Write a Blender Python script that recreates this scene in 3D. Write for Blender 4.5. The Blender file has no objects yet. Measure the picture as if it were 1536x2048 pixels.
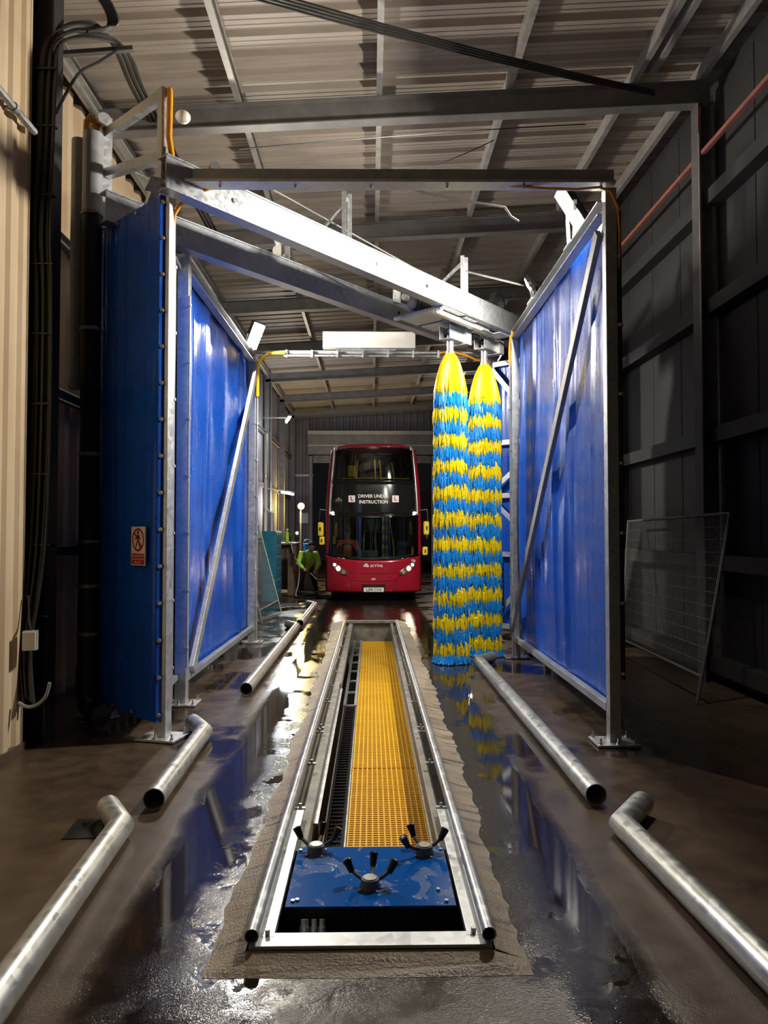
import bpy, bmesh, math, random
from mathutils import Vector, Matrix, Euler
R = math.radians
SC = bpy.context.scene
COL = SC.collection

# ------------------------------------------------------------------ camera
cam_d = bpy.data.cameras.new('camera'); cam = bpy.data.objects.new('camera', cam_d); COL.objects.link(cam)
cam_d.sensor_fit = 'AUTO'; cam_d.sensor_width = 36.0
cam_d.lens = 1450.0 / 2048.0 * 36.0
cam_d.clip_end = 200
YAW, PIT = R(1.03), R(1.66)
fwd = Vector((math.sin(YAW) * math.cos(PIT), math.cos(YAW) * math.cos(PIT), math.sin(PIT)))
cam.location = (0, 0, 1.8)
cam.rotation_euler = fwd.to_track_quat('-Z', 'Y').to_euler()
SC.camera = cam

# ------------------------------------------------------------------ world, exposure
w = bpy.data.worlds.new('night'); SC.world = w; w.use_nodes = True
bg = w.node_tree.nodes['Background']; bg.inputs[0].default_value = (0.9, 0.9, 1.0, 1); bg.inputs[1].default_value = 0.005
SC.view_settings.view_transform = 'Standard'; SC.view_settings.look = 'None'
SC.view_settings.gamma = 1.0; SC.view_settings.use_curve_mapping = False
SC.view_settings.exposure = 0.12
FLOOD_NEAR_RIGHT, FLOOD_FAR_RIGHT, FLOOD_FAR_LEFT, FLOOD_DOOR, FLOOD_BUS_FILL = 300, 90, 250, 90, 120

# ------------------------------------------------------------------ object helpers
WORLD = {}
def link(o, parent=None, loc=(0, 0, 0)):
    COL.objects.link(o)
    if parent is not None: o.parent = parent
    return o
def thing(name, label, cat, loc, group=None):
    o = bpy.data.objects.new(name, None); COL.objects.link(o)
    o.location = loc; o.empty_display_size = 0.1
    o['label'] = label; o['category'] = cat
    if group: o['group'] = group
    WORLD[o.name] = Vector(loc)
    return o
def tag(o, label, cat, group=None):
    o['label'] = label; o['category'] = cat
    if group: o['group'] = group
    return o

class MB:
    def __init__(s): s.v = []; s.f = []
    def add(s, vs, fs):
        b = len(s.v); s.v += [tuple(v) for v in vs]; s.f += [tuple(i + b for i in f) for f in fs]; return s
    def box(s, c, d, rz=0.0, rot=None):
        x, y, z = d[0] / 2, d[1] / 2, d[2] / 2
        m = rot if rot is not None else Matrix.Rotation(rz, 3, 'Z')
        c = Vector(c)
        vs = [c + m @ Vector(p) for p in ((-x, -y, -z), (x, -y, -z), (x, y, -z), (-x, y, -z), (-x, -y, z), (x, -y, z), (x, y, z), (-x, y, z))]
        return s.add(vs, [(0, 3, 2, 1), (4, 5, 6, 7), (0, 1, 5, 4), (1, 2, 6, 5), (2, 3, 7, 6), (3, 0, 4, 7)])
    def bar(s, a, b, wd, ht, up=(0, 0, 1)):
        a, b = Vector(a), Vector(b); d = (b - a).normalized(); u = Vector(up)
        sx = d.cross(u)
        if sx.length < 1e-4: sx = d.cross(Vector((1, 0, 0)))
        sx.normalize(); u = sx.cross(d).normalized()
        q = [(-wd / 2, -ht / 2), (wd / 2, -ht / 2), (wd / 2, ht / 2), (-wd / 2, ht / 2)]
        vs = [p + sx * i + u * j for p in (a, b) for i, j in q]
        return s.add(vs, [(0, 3, 2, 1), (4, 5, 6, 7), (0, 1, 5, 4), (1, 2, 6, 5), (2, 3, 7, 6), (3, 0, 4, 7)])
    def profile(s, a, b, poly, up=(0, 0, 1), cap=True):
        """extrude a closed 2-D outline (side, up) from a to b"""
        a, b = Vector(a), Vector(b); d = (b - a).normalized(); u = Vector(up)
        sx = d.cross(u).normalized(); u = sx.cross(d).normalized(); n = len(poly)
        vs = [p + sx * i + u * j for p in (a, b) for i, j in poly]
        fs = [(i, (i + 1) % n, n + (i + 1) % n, n + i) for i in range(n)]
        if cap: fs += [tuple(reversed(range(n))), tuple(range(n, 2 * n))]
        return s.add(vs, fs)
    def cyl(s, a, b, r0, r1=None, n=14, cap=True):
        r1 = r0 if r1 is None else r1
        a, b = Vector(a), Vector(b); d = (b - a).normalized()
        x = d.orthogonal().normalized(); y = d.cross(x)
        vs = []
        for p, r in ((a, r0), (b, r1)):
            for i in range(n):
                t = 2 * math.pi * i / n; vs.append(p + (x * math.cos(t) + y * math.sin(t)) * r)
        fs = [(i, (i + 1) % n, n + (i + 1) % n, n + i) for i in range(n)]
        if cap: fs += [tuple(reversed(range(n))), tuple(range(n, 2 * n))]
        return s.add(vs, fs)
    def tube(s, pts, r, n=10, cap=True, rin=None):
        """mitred tube along a polyline; with rin it is a hollow pipe open at both ends"""
        P = [Vector(p) for p in pts]; m = len(P)
        T = [(P[min(i + 1, m - 1)] - P[max(i - 1, 0)]).normalized() for i in range(m)]
        for i in range(1, m - 1):
            T[i] = ((P[i] - P[i - 1]).normalized() + (P[i + 1] - P[i]).normalized()).normalized()
        seg0 = (P[1] - P[0]).normalized()
        x = seg0.orthogonal().normalized()
        if abs(seg0.z) < 0.9: x = seg0.cross(Vector((0, 0, 1))).normalized()
        rings = {}
        radii = [r] if rin is None else [r, rin]
        base = []
        for q in radii:
            xx = x.copy(); vs = []
            prev = seg0
            ring = None
            for i in range(m):
                if i == 0:
                    yy = prev.cross(xx)
                    ring = [P[0] + (xx * math.cos(2 * math.pi * k / n) + yy * math.sin(2 * math.pi * k / n)) * q for k in range(n)]
                else:
                    sd = (P[i] - P[i - 1]).normalized()
                    pl = T[i] if i < m - 1 else sd
                    ring = [v + sd * ((P[i] - v).dot(pl) / max(sd.dot(pl), 0.2)) for v in ring]
                vs += ring
            base.append(vs)
        b0 = base[0]
        fs = [(i * n + k, i * n + (k + 1) % n, (i + 1) * n + (k + 1) % n, (i + 1) * n + k) for i in range(m - 1) for k in range(n)]
        if rin is None:
            if cap: fs += [tuple(reversed(range(n))), tuple(range((m - 1) * n, m * n))]
            return s.add(b0, fs)
        N = m * n
        fs += [tuple(reversed((N + i * n + k, N + i * n + (k + 1) % n, N + (i + 1) * n + (k + 1) % n, N + (i + 1) * n + k))) for i in range(m - 1) for k in range(n)]
        for k in range(n):
            k2 = (k + 1) % n
            fs.append((k2, k, N + k, N + k2)); e = (m - 1) * n
            fs.append((e + k, e + k2, N + e + k2, N + e + k))
        return s.add(b0 + base[1], fs)
    def sphere(s, c, r, nu=12, nv=8, sc=(1, 1, 1)):
        c = Vector(c); vs = []; fs = []
        for j in range(nv + 1):
            ph = math.pi * j / nv
            for i in range(nu):
                t = 2 * math.pi * i / nu
                vs.append(c + Vector((r * sc[0] * math.sin(ph) * math.cos(t), r * sc[1] * math.sin(ph) * math.sin(t), r * sc[2] * math.cos(ph))))
        for j in range(nv):
            for i in range(nu):
                fs.append((j * nu + i, (j + 1) * nu + i, (j + 1) * nu + (i + 1) % nu, j * nu + (i + 1) % nu))
        return s.add(vs, fs)
    def grid(s, fn, nu, nv):
        vs = [fn(i / nu, j / nv) for j in range(nv + 1) for i in range(nu + 1)]
        fs = [(j * (nu + 1) + i, j * (nu + 1) + i + 1, (j + 1) * (nu + 1) + i + 1, (j + 1) * (nu + 1) + i) for j in range(nv) for i in range(nu)]
        return s.add(vs, fs)
    def prism(s, poly, z0, z1):
        n = len(poly)
        vs = [(x, y, z) for z in (z0, z1) for x, y in poly]
        return s.add(vs, [tuple(reversed(range(n))), tuple(range(n, 2 * n))] + [(i, (i + 1) % n, n + (i + 1) % n, n + i) for i in range(n)])
    def build(s, name, mat, parent=None, smooth=False, kind=None, label=None, bevel=0.0, solid=0.0, fix=True):
        me = bpy.data.meshes.new(name)
        if parent is not None:
            off = WORLD[parent.name]
        else:
            xs = [v[0] for v in s.v]; ys = [v[1] for v in s.v]; zs = [v[2] for v in s.v]
            off = Vector(((min(xs) + max(xs)) / 2, (min(ys) + max(ys)) / 2, min(zs)))
        me.from_pydata([Vector(v) - off for v in s.v], [], s.f)
        if fix:
            bm = bmesh.new(); bm.from_mesh(me)
            bmesh.ops.remove_doubles(bm, verts=bm.verts, dist=1e-6)
            bmesh.ops.recalc_face_normals(bm, faces=bm.faces); bm.to_mesh(me); bm.free()
        o = bpy.data.objects.new(name, me)
        me.materials.append(mat)
        if smooth:
            me.polygons.foreach_set('use_smooth', [True] * len(me.polygons)); me.set_sharp_from_angle(angle=0.65)
        COL.objects.link(o)
        if parent is not None:
            o.parent = parent
            WORLD[o.name] = off.copy()
        else:
            o.location = off; WORLD[o.name] = off.copy()
        if kind: o['kind'] = kind
        if label: o['label'] = label
        if bevel:
            b = o.modifiers.new('bevel', 'BEVEL'); b.width = bevel; b.segments = 2; b.limit_method = 'ANGLE'
        if solid:
            b = o.modifiers.new('solidify', 'SOLIDIFY'); b.thickness = solid; b.offset = 0
        return o

def dup(o, offset, parent=None, rot=None):
    """copy one part (shared mesh), moved by offset"""
    c = o.copy(); COL.objects.link(c)
    c.parent = parent if parent is not None else o.parent
    c.location = o.location + Vector(offset)
    if rot is not None: c.rotation_euler = rot
    WORLD[c.name] = WORLD.get(o.name, Vector()).copy()
    return c
def copy_tree(o, parent=None, offset=(0, 0, 0)):
    kids = list(o.children)
    c = o.copy(); COL.objects.link(c)
    if parent is not None: c.parent = parent
    c.location = o.location + Vector(offset)
    WORLD[c.name] = WORLD.get(o.name, Vector()) + Vector(offset)
    for k in kids: copy_tree(k, c)
    return c

def text_mesh(name, body, size, mat, parent, pos, rot, ext=0.002, space=1.0, line=1.0, xs=1.0, bold=0.0, shear=0.0):
    cu = bpy.data.curves.new(name, 'FONT'); cu.body = body; cu.size = size; cu.extrude = ext
    cu.align_x = 'CENTER'; cu.align_y = 'CENTER'; cu.space_character = space; cu.space_line = line; cu.offset = bold; cu.shear = shear
    cu.resolution_u = 3
    tmp = bpy.data.objects.new('tmp_text', cu); COL.objects.link(tmp)
    dg = bpy.context.evaluated_depsgraph_get()
    me = bpy.data.meshes.new_from_object(tmp.evaluated_get(dg))
    bpy.data.objects.remove(tmp); bpy.data.curves.remove(cu)
    m = Euler(rot).to_matrix().to_4x4() @ Matrix.Diagonal((xs, 1, 1, 1))
    me.transform(Matrix.Translation(Vector(pos) - WORLD[parent.name]) @ m)
    me.materials.clear(); me.materials.append(mat); me.name = name
    o = bpy.data.objects.new(name, me); COL.objects.link(o); o.parent = parent; WORLD[o.name] = WORLD[parent.name].copy()
    return o

def flesh(name, caps, voxel, mat, parent, smooth_it=4):
    """one continuous body surface grown from tapered limbs (p0, r0, p1, r1)"""
    ico = bmesh.new(); bmesh.ops.create_icosphere(ico, subdivisions=2, radius=1.0); unit = [v.co.copy() for v in ico.verts]; ico.free()
    VV, FF = [], []
    for p0, r0, p1, r1 in caps:
        bm = bmesh.new()
        for p, r in ((p0, r0), (p1, r1)):
            for c in unit: bm.verts.new(Vector(p) + c * r)
        bmesh.ops.convex_hull(bm, input=bm.verts)
        bmesh.ops.delete(bm, geom=[v for v in bm.verts if not v.link_faces], context='VERTS')
        bm.verts.index_update(); k = len(VV)
        VV += [v.co.copy() for v in bm.verts]; FF += [tuple(v.index + k for v in f.verts) for f in bm.faces]; bm.free()
    me = bpy.data.meshes.new('tmp_flesh'); me.from_pydata(VV, [], FF)
    tmp = bpy.data.objects.new('tmp_flesh', me); COL.objects.link(tmp)
    r = tmp.modifiers.new('r', 'REMESH'); r.mode = 'VOXEL'; r.voxel_size = voxel
    sm = tmp.modifiers.new('s', 'SMOOTH'); sm.factor = 0.5; sm.iterations = smooth_it
    dg = bpy.context.evaluated_depsgraph_get()
    out = bpy.data.meshes.new_from_object(tmp.evaluated_get(dg))
    bpy.data.objects.remove(tmp); bpy.data.meshes.remove(me)
    out.transform(Matrix.Translation(-WORLD[parent.name]))
    out.materials.clear(); out.materials.append(mat)
    out.polygons.foreach_set('use_smooth', [True] * len(out.polygons)); out.name = name
    o = bpy.data.objects.new(name, out); COL.objects.link(o); o.parent = parent; WORLD[o.name] = WORLD[parent.name].copy()
    return o

# ------------------------------------------------------------------ materials
def nodes_of(name):
    m = bpy.data.materials.new(name); m.use_nodes = True
    nt = m.node_tree; return m, nt, nt.nodes['Principled BSDF']
def N(nt, t, **k):
    n = nt.nodes.new(t)
    for a, b in k.items(): setattr(n, a, b)
    return n
def noise(nt, vec, scale, detail=4, rough=0.55, dist=0.0):
    n = N(nt, 'ShaderNodeTexNoise'); n.inputs['Scale'].default_value = scale; n.inputs['Detail'].default_value = detail
    n.inputs['Roughness'].default_value = rough; n.inputs['Distortion'].default_value = dist
    nt.links.new(vec, n.inputs['Vector']); return n.outputs['Fac']
def ramp(nt, fac, stops):
    n = N(nt, 'ShaderNodeValToRGB'); e = n.color_ramp.elements
    while len(e) < len(stops): e.new(0.5)
    for q, (p, c) in zip(e, stops): q.position = p; q.color = (*c, 1) if len(c) == 3 else c
    nt.links.new(fac, n.inputs[0]); return n.outputs[0]
def math_n(nt, op, a, b=None, clamp=False):
    n = N(nt, 'ShaderNodeMath', operation=op); n.use_clamp = clamp
    for i, v in enumerate((a, b)):
        if v is None: continue
        if isinstance(v, (int, float)): n.inputs[i].default_value = v
        else: nt.links.new(v, n.inputs[i])
    return n.outputs[0]
def mapr(nt, v, a, b, c=0.0, d=1.0):
    n = N(nt, 'ShaderNodeMapRange'); n.clamp = True
    for i, q in enumerate((a, b, c, d)): n.inputs[i + 1].default_value = q
    nt.links.new(v, n.inputs[0]); return n.outputs[0]
def mixc(nt, f, a, b):
    n = N(nt, 'ShaderNodeMix', data_type='RGBA')
    for s, v in ((n.inputs[0], f), (n.inputs[6], a), (n.inputs[7], b)):
        if isinstance(v, (int, float)): s.default_value = v
        elif isinstance(v, tuple): s.default_value = (*v, 1)
        else: nt.links.new(v, s)
    return n.outputs[2]
def pos(nt): return N(nt, 'ShaderNodeNewGeometry').outputs['Position']
def obj_co(nt): return N(nt, 'ShaderNodeTexCoord').outputs['Object']
def bump(nt, bs, h, strength, dist=0.01):
    b = N(nt, 'ShaderNodeBump'); b.inputs['Strength'].default_value = strength; b.inputs['Distance'].default_value = dist
    nt.links.new(h, b.inputs['Height']); nt.links.new(b.outputs[0], bs.inputs['Normal'])

def mat(name, c1, c2=None, rough=0.5, metal=0.0, scale=6.0, bmp=0.0, bscale=None, r2=None, coat=0.0, stretch=None, spec=None):
    m, nt, bs = nodes_of(name)
    bs.inputs['Roughness'].default_value = rough; bs.inputs['Metallic'].default_value = metal
    bs.inputs['Coat Weight'].default_value = coat; bs.inputs['Coat Roughness'].default_value = 0.08
    if spec is not None: bs.inputs['Specular IOR Level'].default_value = spec
    vec = obj_co(nt)
    if stretch:
        mp = N(nt, 'ShaderNodeMapping'); mp.inputs['Scale'].default_value = stretch; nt.links.new(vec, mp.inputs[0]); vec = mp.outputs[0]
    f = noise(nt, vec, scale, 5)
    c2 = c2 or tuple(x * 0.75 for x in c1)
    nt.links.new(ramp(nt, f, [(0.32, c2), (0.68, c1)]), bs.inputs['Base Color'])
    if r2 is not None: nt.links.new(mapr(nt, f, 0.3, 0.7, rough, r2), bs.inputs['Roughness'])
    if bmp:
        bump(nt, bs, noise(nt, vec, bscale or scale * 4, 4), bmp)
    return m
def galv(name, base, rough=0.42, scale=28.0, metal=0.75):
    m, nt, bs = nodes_of(name)
    v = N(nt, 'ShaderNodeTexVoronoi'); v.inputs['Scale'].default_value = scale; nt.links.new(obj_co(nt), v.inputs['Vector'])
    f = noise(nt, obj_co(nt), 5, 5)
    sp = N(nt, 'ShaderNodeSeparateColor'); nt.links.new(v.outputs['Color'], sp.inputs[0])
    k = math_n(nt, 'ADD', math_n(nt, 'MULTIPLY', sp.outputs[0], 0.45), math_n(nt, 'MULTIPLY', f, 0.6), True)
    nt.links.new(ramp(nt, k, [(0.15, tuple(x * 0.72 for x in base)), (0.8, base)]), bs.inputs['Base Color'])
    nt.links.new(mapr(nt, k, 0.2, 0.8, rough - 0.07, rough + 0.1), bs.inputs['Roughness'])
    bs.inputs['Metallic'].default_value = metal
    return m
def glow(name, col, strength):
    m, nt, bs = nodes_of(name)
    bs.inputs['Base Color'].default_value = (*col, 1); bs.inputs['Emission Color'].default_value = (*col, 1); bs.inputs['Emission Strength'].default_value = strength
    f = noise(nt, obj_co(nt), 9, 2); nt.links.new(mapr(nt, f, 0.2, 0.8, 0.15, 0.3), bs.inputs['Roughness'])
    return m
def glass(name, tint, refl_rough=0.02, clear=0.8):
    m, nt, bs = nodes_of(name)
    nt.nodes.remove(bs); out = nt.nodes['Material Output']
    tr = N(nt, 'ShaderNodeBsdfTransparent'); tr.inputs[0].default_value = (*tint, 1)
    gl = N(nt, 'ShaderNodeBsdfGlossy'); gl.inputs['Roughness'].default_value = refl_rough
    f = noise(nt, obj_co(nt), 2.2, 3); nt.links.new(mapr(nt, f, 0.35, 0.75, refl_rough, refl_rough + 0.04), gl.inputs['Roughness'])
    fr = N(nt, 'ShaderNodeFresnel'); fr.inputs[0].default_value = 1.6
    mx = N(nt, 'ShaderNodeMixShader'); nt.links.new(math_n(nt, 'ADD', fr.outputs[0], 0.05, True), mx.inputs[0])
    nt.links.new(tr.outputs[0], mx.inputs[1]); nt.links.new(gl.outputs[0], mx.inputs[2]); nt.links.new(mx.outputs[0], out.inputs[0])
    return m

M = {}
M['galv'] = galv('galvanised_steel', (0.62, 0.64, 0.66))
M['galv_pipe'] = galv('galvanised_pipe', (0.60, 0.61, 0.60), 0.33, 22)
M['galv_dull'] = galv('weathered_galvanised_steel', (0.36, 0.36, 0.36), 0.5, 20, 0.6)
M['beam'] = galv('galvanised_beam', (0.46, 0.48, 0.52), 0.4, 30, 0.7)
M['alu'] = mat('brushed_aluminium', (0.75, 0.76, 0.77), (0.6, 0.61, 0.62), 0.3, 0.85, 30, stretch=(1, 1, 0.05))
M['black_plastic'] = mat('black_plastic', (0.014, 0.014, 0.016), (0.009, 0.009, 0.010), 0.42, 0, 12)
M['black_gloss'] = mat('black_wet_plastic', (0.014, 0.013, 0.015), (0.008, 0.008, 0.009), 0.18, 0, 25, bmp=0.15)
M['cable'] = mat('cable_sheath', (0.028, 0.026, 0.025), (0.016, 0.015, 0.015), 0.45, 0, 8)
M['cable_light'] = mat('grey_cable_sheath', (0.06, 0.055, 0.056), (0.04, 0.036, 0.038), 0.4, 0, 8)
M['bolt'] = mat('zinc_bolt', (0.62, 0.63, 0.64), (0.5, 0.5, 0.5), 0.3, 0.8, 40)
M['orange_hose'] = mat('orange_hose', (0.86, 0.36, 0.015), (0.7, 0.27, 0.01), 0.4, 0, 14)
M['yellow_hose'] = mat('yellow_conduit', (0.95, 0.62, 0.01), (0.85, 0.5, 0.01), 0.35, 0, 14)
M['conduit'] = mat('grey_conduit', (0.42, 0.43, 0.45), (0.33, 0.34, 0.36), 0.35, 0.2, 10)
M['roof'] = mat('old_coated_roof_sheet', (0.42, 0.36, 0.305), (0.33, 0.28, 0.235), 0.5, 0, 3.5, bmp=0.015, stretch=(0.35, 2.5, 1))
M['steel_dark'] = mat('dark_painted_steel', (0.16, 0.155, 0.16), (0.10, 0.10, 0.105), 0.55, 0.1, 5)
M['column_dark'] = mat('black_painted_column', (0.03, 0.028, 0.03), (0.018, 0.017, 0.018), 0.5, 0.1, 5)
M['rafter'] = mat('grey_painted_rafter', (0.22, 0.21, 0.205), (0.15, 0.145, 0.14), 0.55, 0.1, 4)
M['purlin'] = galv('purlin_steel', (0.50, 0.48, 0.46), 0.5, 14, 0.45)
M['red_steel'] = mat('oxide_red_rail', (0.42, 0.15, 0.12), (0.30, 0.11, 0.09), 0.6, 0, 6)
M['wall_beige'] = mat('pale_wall_sheet', (0.62, 0.49, 0.335), (0.51, 0.37, 0.225), 0.55, 0, 2.2, bmp=0.12, bscale=9, stretch=(1, 1, 0.45))
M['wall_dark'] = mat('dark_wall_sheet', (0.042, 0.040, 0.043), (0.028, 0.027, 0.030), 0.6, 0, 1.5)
M['wall_end'] = mat('grey_wall_sheet', (0.19, 0.18, 0.20), (0.14, 0.13, 0.145), 0.5, 0.1, 1.5)
M['shutter'] = mat('grey_shutter_steel', (0.24, 0.23, 0.23), (0.16, 0.155, 0.15), 0.5, 0.2, 3, bmp=0.1)
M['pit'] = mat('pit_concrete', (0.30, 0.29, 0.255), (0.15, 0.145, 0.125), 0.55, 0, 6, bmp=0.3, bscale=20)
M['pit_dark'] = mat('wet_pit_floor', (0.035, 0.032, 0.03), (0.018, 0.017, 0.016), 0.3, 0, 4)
M['grating'] = mat('yellow_fibreglass_grating', (0.93, 0.55, 0.015), (0.80, 0.43, 0.012), 0.42, 0, 3)
M['yellow_bristle'] = mat('yellow_bristle', (0.90, 0.72, 0.0), (0.80, 0.58, 0.0), 0.4, 0, 25)
M['blue_bristle'] = mat('blue_bristle', (0.012, 0.30, 0.80), (0.008, 0.22, 0.68), 0.4, 0, 25)
M['white'] = mat('white_plastic', (0.80, 0.79, 0.74), (0.76, 0.75, 0.70), 0.45, 0, 3)
M['teal'] = mat('blue_green_enamel', (0.012, 0.16, 0.26), (0.010, 0.12, 0.20), 0.4, 0, 4)
M['green_steel'] = mat('green_grey_tube', (0.30, 0.36, 0.30), (0.2, 0.25, 0.2), 0.45, 0.3, 8)
M['wood'] = mat('dark_workbench_wood', (0.12, 0.08, 0.055), (0.07, 0.045, 0.03), 0.6, 0, 4, stretch=(1, 8, 1))
M['rubber'] = mat('tyre_rubber', (0.02, 0.02, 0.02), (0.013, 0.013, 0.013), 0.6, 0, 20)
M['hivis_yellow'] = mat('lime_hi_vis_fabric', (0.42, 0.85, 0.05), (0.32, 0.68, 0.04), 0.7, 0, 14, bmp=0.3)
M['hivis_orange'] = mat('orange_hi_vis_fabric', (0.95, 0.16, 0.02), (0.8, 0.11, 0.015), 0.7, 0, 14, bmp=0.3)
M['reflective'] = mat('grey_reflective_tape', (0.55, 0.62, 0.58), (0.45, 0.5, 0.47), 0.3, 0.3, 20)
M['dark_cloth'] = mat('dark_work_trousers', (0.02, 0.022, 0.03), (0.012, 0.013, 0.018), 0.8, 0, 10, bmp=0.3)
M['skin'] = mat('skin', (0.55, 0.30, 0.21), (0.47, 0.24, 0.16), 0.5, 0, 18)
M['hair'] = mat('dark_hair', (0.02, 0.015, 0.012), (0.012, 0.01, 0.008), 0.6, 0, 60)
M['bus_red'] = mat('dark_red_bus_paint', (0.31, 0.008, 0.024), (0.28, 0.007, 0.021), 0.24, 0, 2, coat=0.6)
M['bus_black'] = mat('black_bus_panel', (0.012, 0.012, 0.012), (0.008, 0.008, 0.008), 0.12, 0, 3, coat=0.5)
M['bus_trim'] = mat('silver_bus_trim', (0.7, 0.68, 0.66), (0.6, 0.58, 0.56), 0.3, 0.5, 8)
M['bus_inside'] = mat('bus_interior_grey', (0.055, 0.06, 0.062), (0.04, 0.044, 0.046), 0.6, 0, 5)
M['dash'] = mat('grey_green_dashboard', (0.17, 0.23, 0.21), (0.12, 0.17, 0.155), 0.5, 0, 5)
M['bus_yellow'] = mat('yellow_mirror_shell', (0.82, 0.60, 0.04), (0.72, 0.5, 0.03), 0.3, 0, 8)
M['seat'] = mat('blue_grey_seat_moquette', (0.07, 0.09, 0.13), (0.045, 0.06, 0.09), 0.8, 0, 40)
M['letter_white'] = mat('white_lettering', (0.85, 0.85, 0.85), (0.8, 0.8, 0.8), 0.4, 0, 5)
M['letter_black'] = mat('black_lettering', (0.012, 0.012, 0.012), (0.01, 0.01, 0.01), 0.5, 0, 5)
M['letter_red'] = mat('red_lettering', (0.62, 0.01, 0.015), (0.55, 0.01, 0.014), 0.45, 0, 5)
M['plate_white'] = mat('number_plate_white', (0.78, 0.78, 0.74), (0.72, 0.72, 0.68), 0.4, 0, 5)
M['grey_mark'] = mat('grey_printed_mark', (0.35, 0.34, 0.32), (0.3, 0.29, 0.27), 0.5, 0, 8)
M['sign_white'] = mat('sign_white', (0.75, 0.70, 0.62), (0.68, 0.62, 0.55), 0.5, 0, 6)
M['sign_red'] = mat('sign_red', (0.50, 0.015, 0.015), (0.42, 0.012, 0.012), 0.5, 0, 6)
M['glass'] = glass('bus_windscreen_glass', (0.55, 0.60, 0.58))
M['glass_side'] = glass('bus_window_glass', (0.30, 0.33, 0.33))
M['lens'] = glow('floodlight_lens', (1.0, 0.93, 0.72), 60)
M['tube_lamp'] = glow('fluorescent_tube', (0.93, 0.97, 1.0), 22)
M['head_lamp'] = glow('headlamp_bulb', (1.0, 0.80, 0.52), 90)
M['side_lamp'] = glow('white_marker_lamp', (1.0, 0.97, 0.92), 25)
M['sodium'] = glow('yellow_bulkhead_lamp', (1.0, 0.72, 0.16), 120)
M['green_lamp'] = glow('green_indicator', (0.35, 1.0, 0.35), 8)
M['amber'] = mat('amber_lens', (0.7, 0.3, 0.05), (0.6, 0.24, 0.04), 0.2, 0, 30)
M['lamp_cup'] = mat('headlamp_reflector', (0.30, 0.22, 0.20), (0.2, 0.14, 0.13), 0.15, 0.6, 20)

# blue tarpaulin: thin PVC, a little light comes through
m, nt, bs = nodes_of('blue_pvc_tarpaulin')
f = noise(nt, obj_co(nt), 1.7, 4); nt.links.new(ramp(nt, f, [(0.3, (0.006, 0.062, 0.40)), (0.7, (0.009, 0.095, 0.54))]), bs.inputs['Base Color'])
nt.links.new(mapr(nt, noise(nt, obj_co(nt), 5, 5), 0.3, 0.7, 0.22, 0.40), bs.inputs['Roughness'])
vor = N(nt, 'ShaderNodeTexVoronoi'); vor.inputs['Scale'].default_value = 75; nt.links.new(obj_co(nt), vor.inputs['Vector'])
mp = N(nt, 'ShaderNodeMapping'); mp.inputs['Scale'].default_value = (5.0, 5.0, 0.22); nt.links.new(obj_co(nt), mp.inputs[0])
hsum = math_n(nt, 'ADD', math_n(nt, 'MULTIPLY', vor.outputs['Distance'], 0.035), math_n(nt, 'MULTIPLY', noise(nt, mp.outputs[0], 2.4, 5, 0.5, 0.4), 1.3))
bump(nt, bs, hsum, 0.5, 0.02)
out = nt.nodes['Material Output']; tl = N(nt, 'ShaderNodeBsdfTranslucent'); tl.inputs[0].default_value = (0.002, 0.03, 0.45, 1)
mx = N(nt, 'ShaderNodeMixShader'); mx.inputs[0].default_value = 0.025
nt.links.new(bs.outputs[0], mx.inputs[1]); nt.links.new(tl.outputs[0], mx.inputs[2]); nt.links.new(mx.outputs[0], out.inputs[0])
M['tarp'] = m

# wet blue painted cover plate
m, nt, bs = nodes_of('blue_plate_paint')
f = noise(nt, obj_co(nt), 6, 6, 0.6, 0.6)
pud = mapr(nt, f, 0.555, 0.58)
nt.links.new(mixc(nt, pud, (0.004, 0.095, 0.42), (0.10, 0.18, 0.42)), bs.inputs['Base Color'])
nt.links.new(mapr(nt, pud, 0, 1, 0.12, 0.05), bs.inputs['Roughness']); bs.inputs['Specular IOR Level'].default_value = 0.3
drops = N(nt, 'ShaderNodeTexVoronoi'); drops.inputs['Scale'].default_value = 22; nt.links.new(obj_co(nt), drops.inputs['Vector'])
h = math_n(nt, 'ADD', math_n(nt, 'MULTIPLY', pud, math_n(nt, 'ADD', 0.6, noise(nt, obj_co(nt), 45, 3))), mapr(nt, drops.outputs['Distance'], 0.12, 0.02))
bump(nt, bs, h, 0.4, 0.004)
M['blue_plate'] = m

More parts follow.
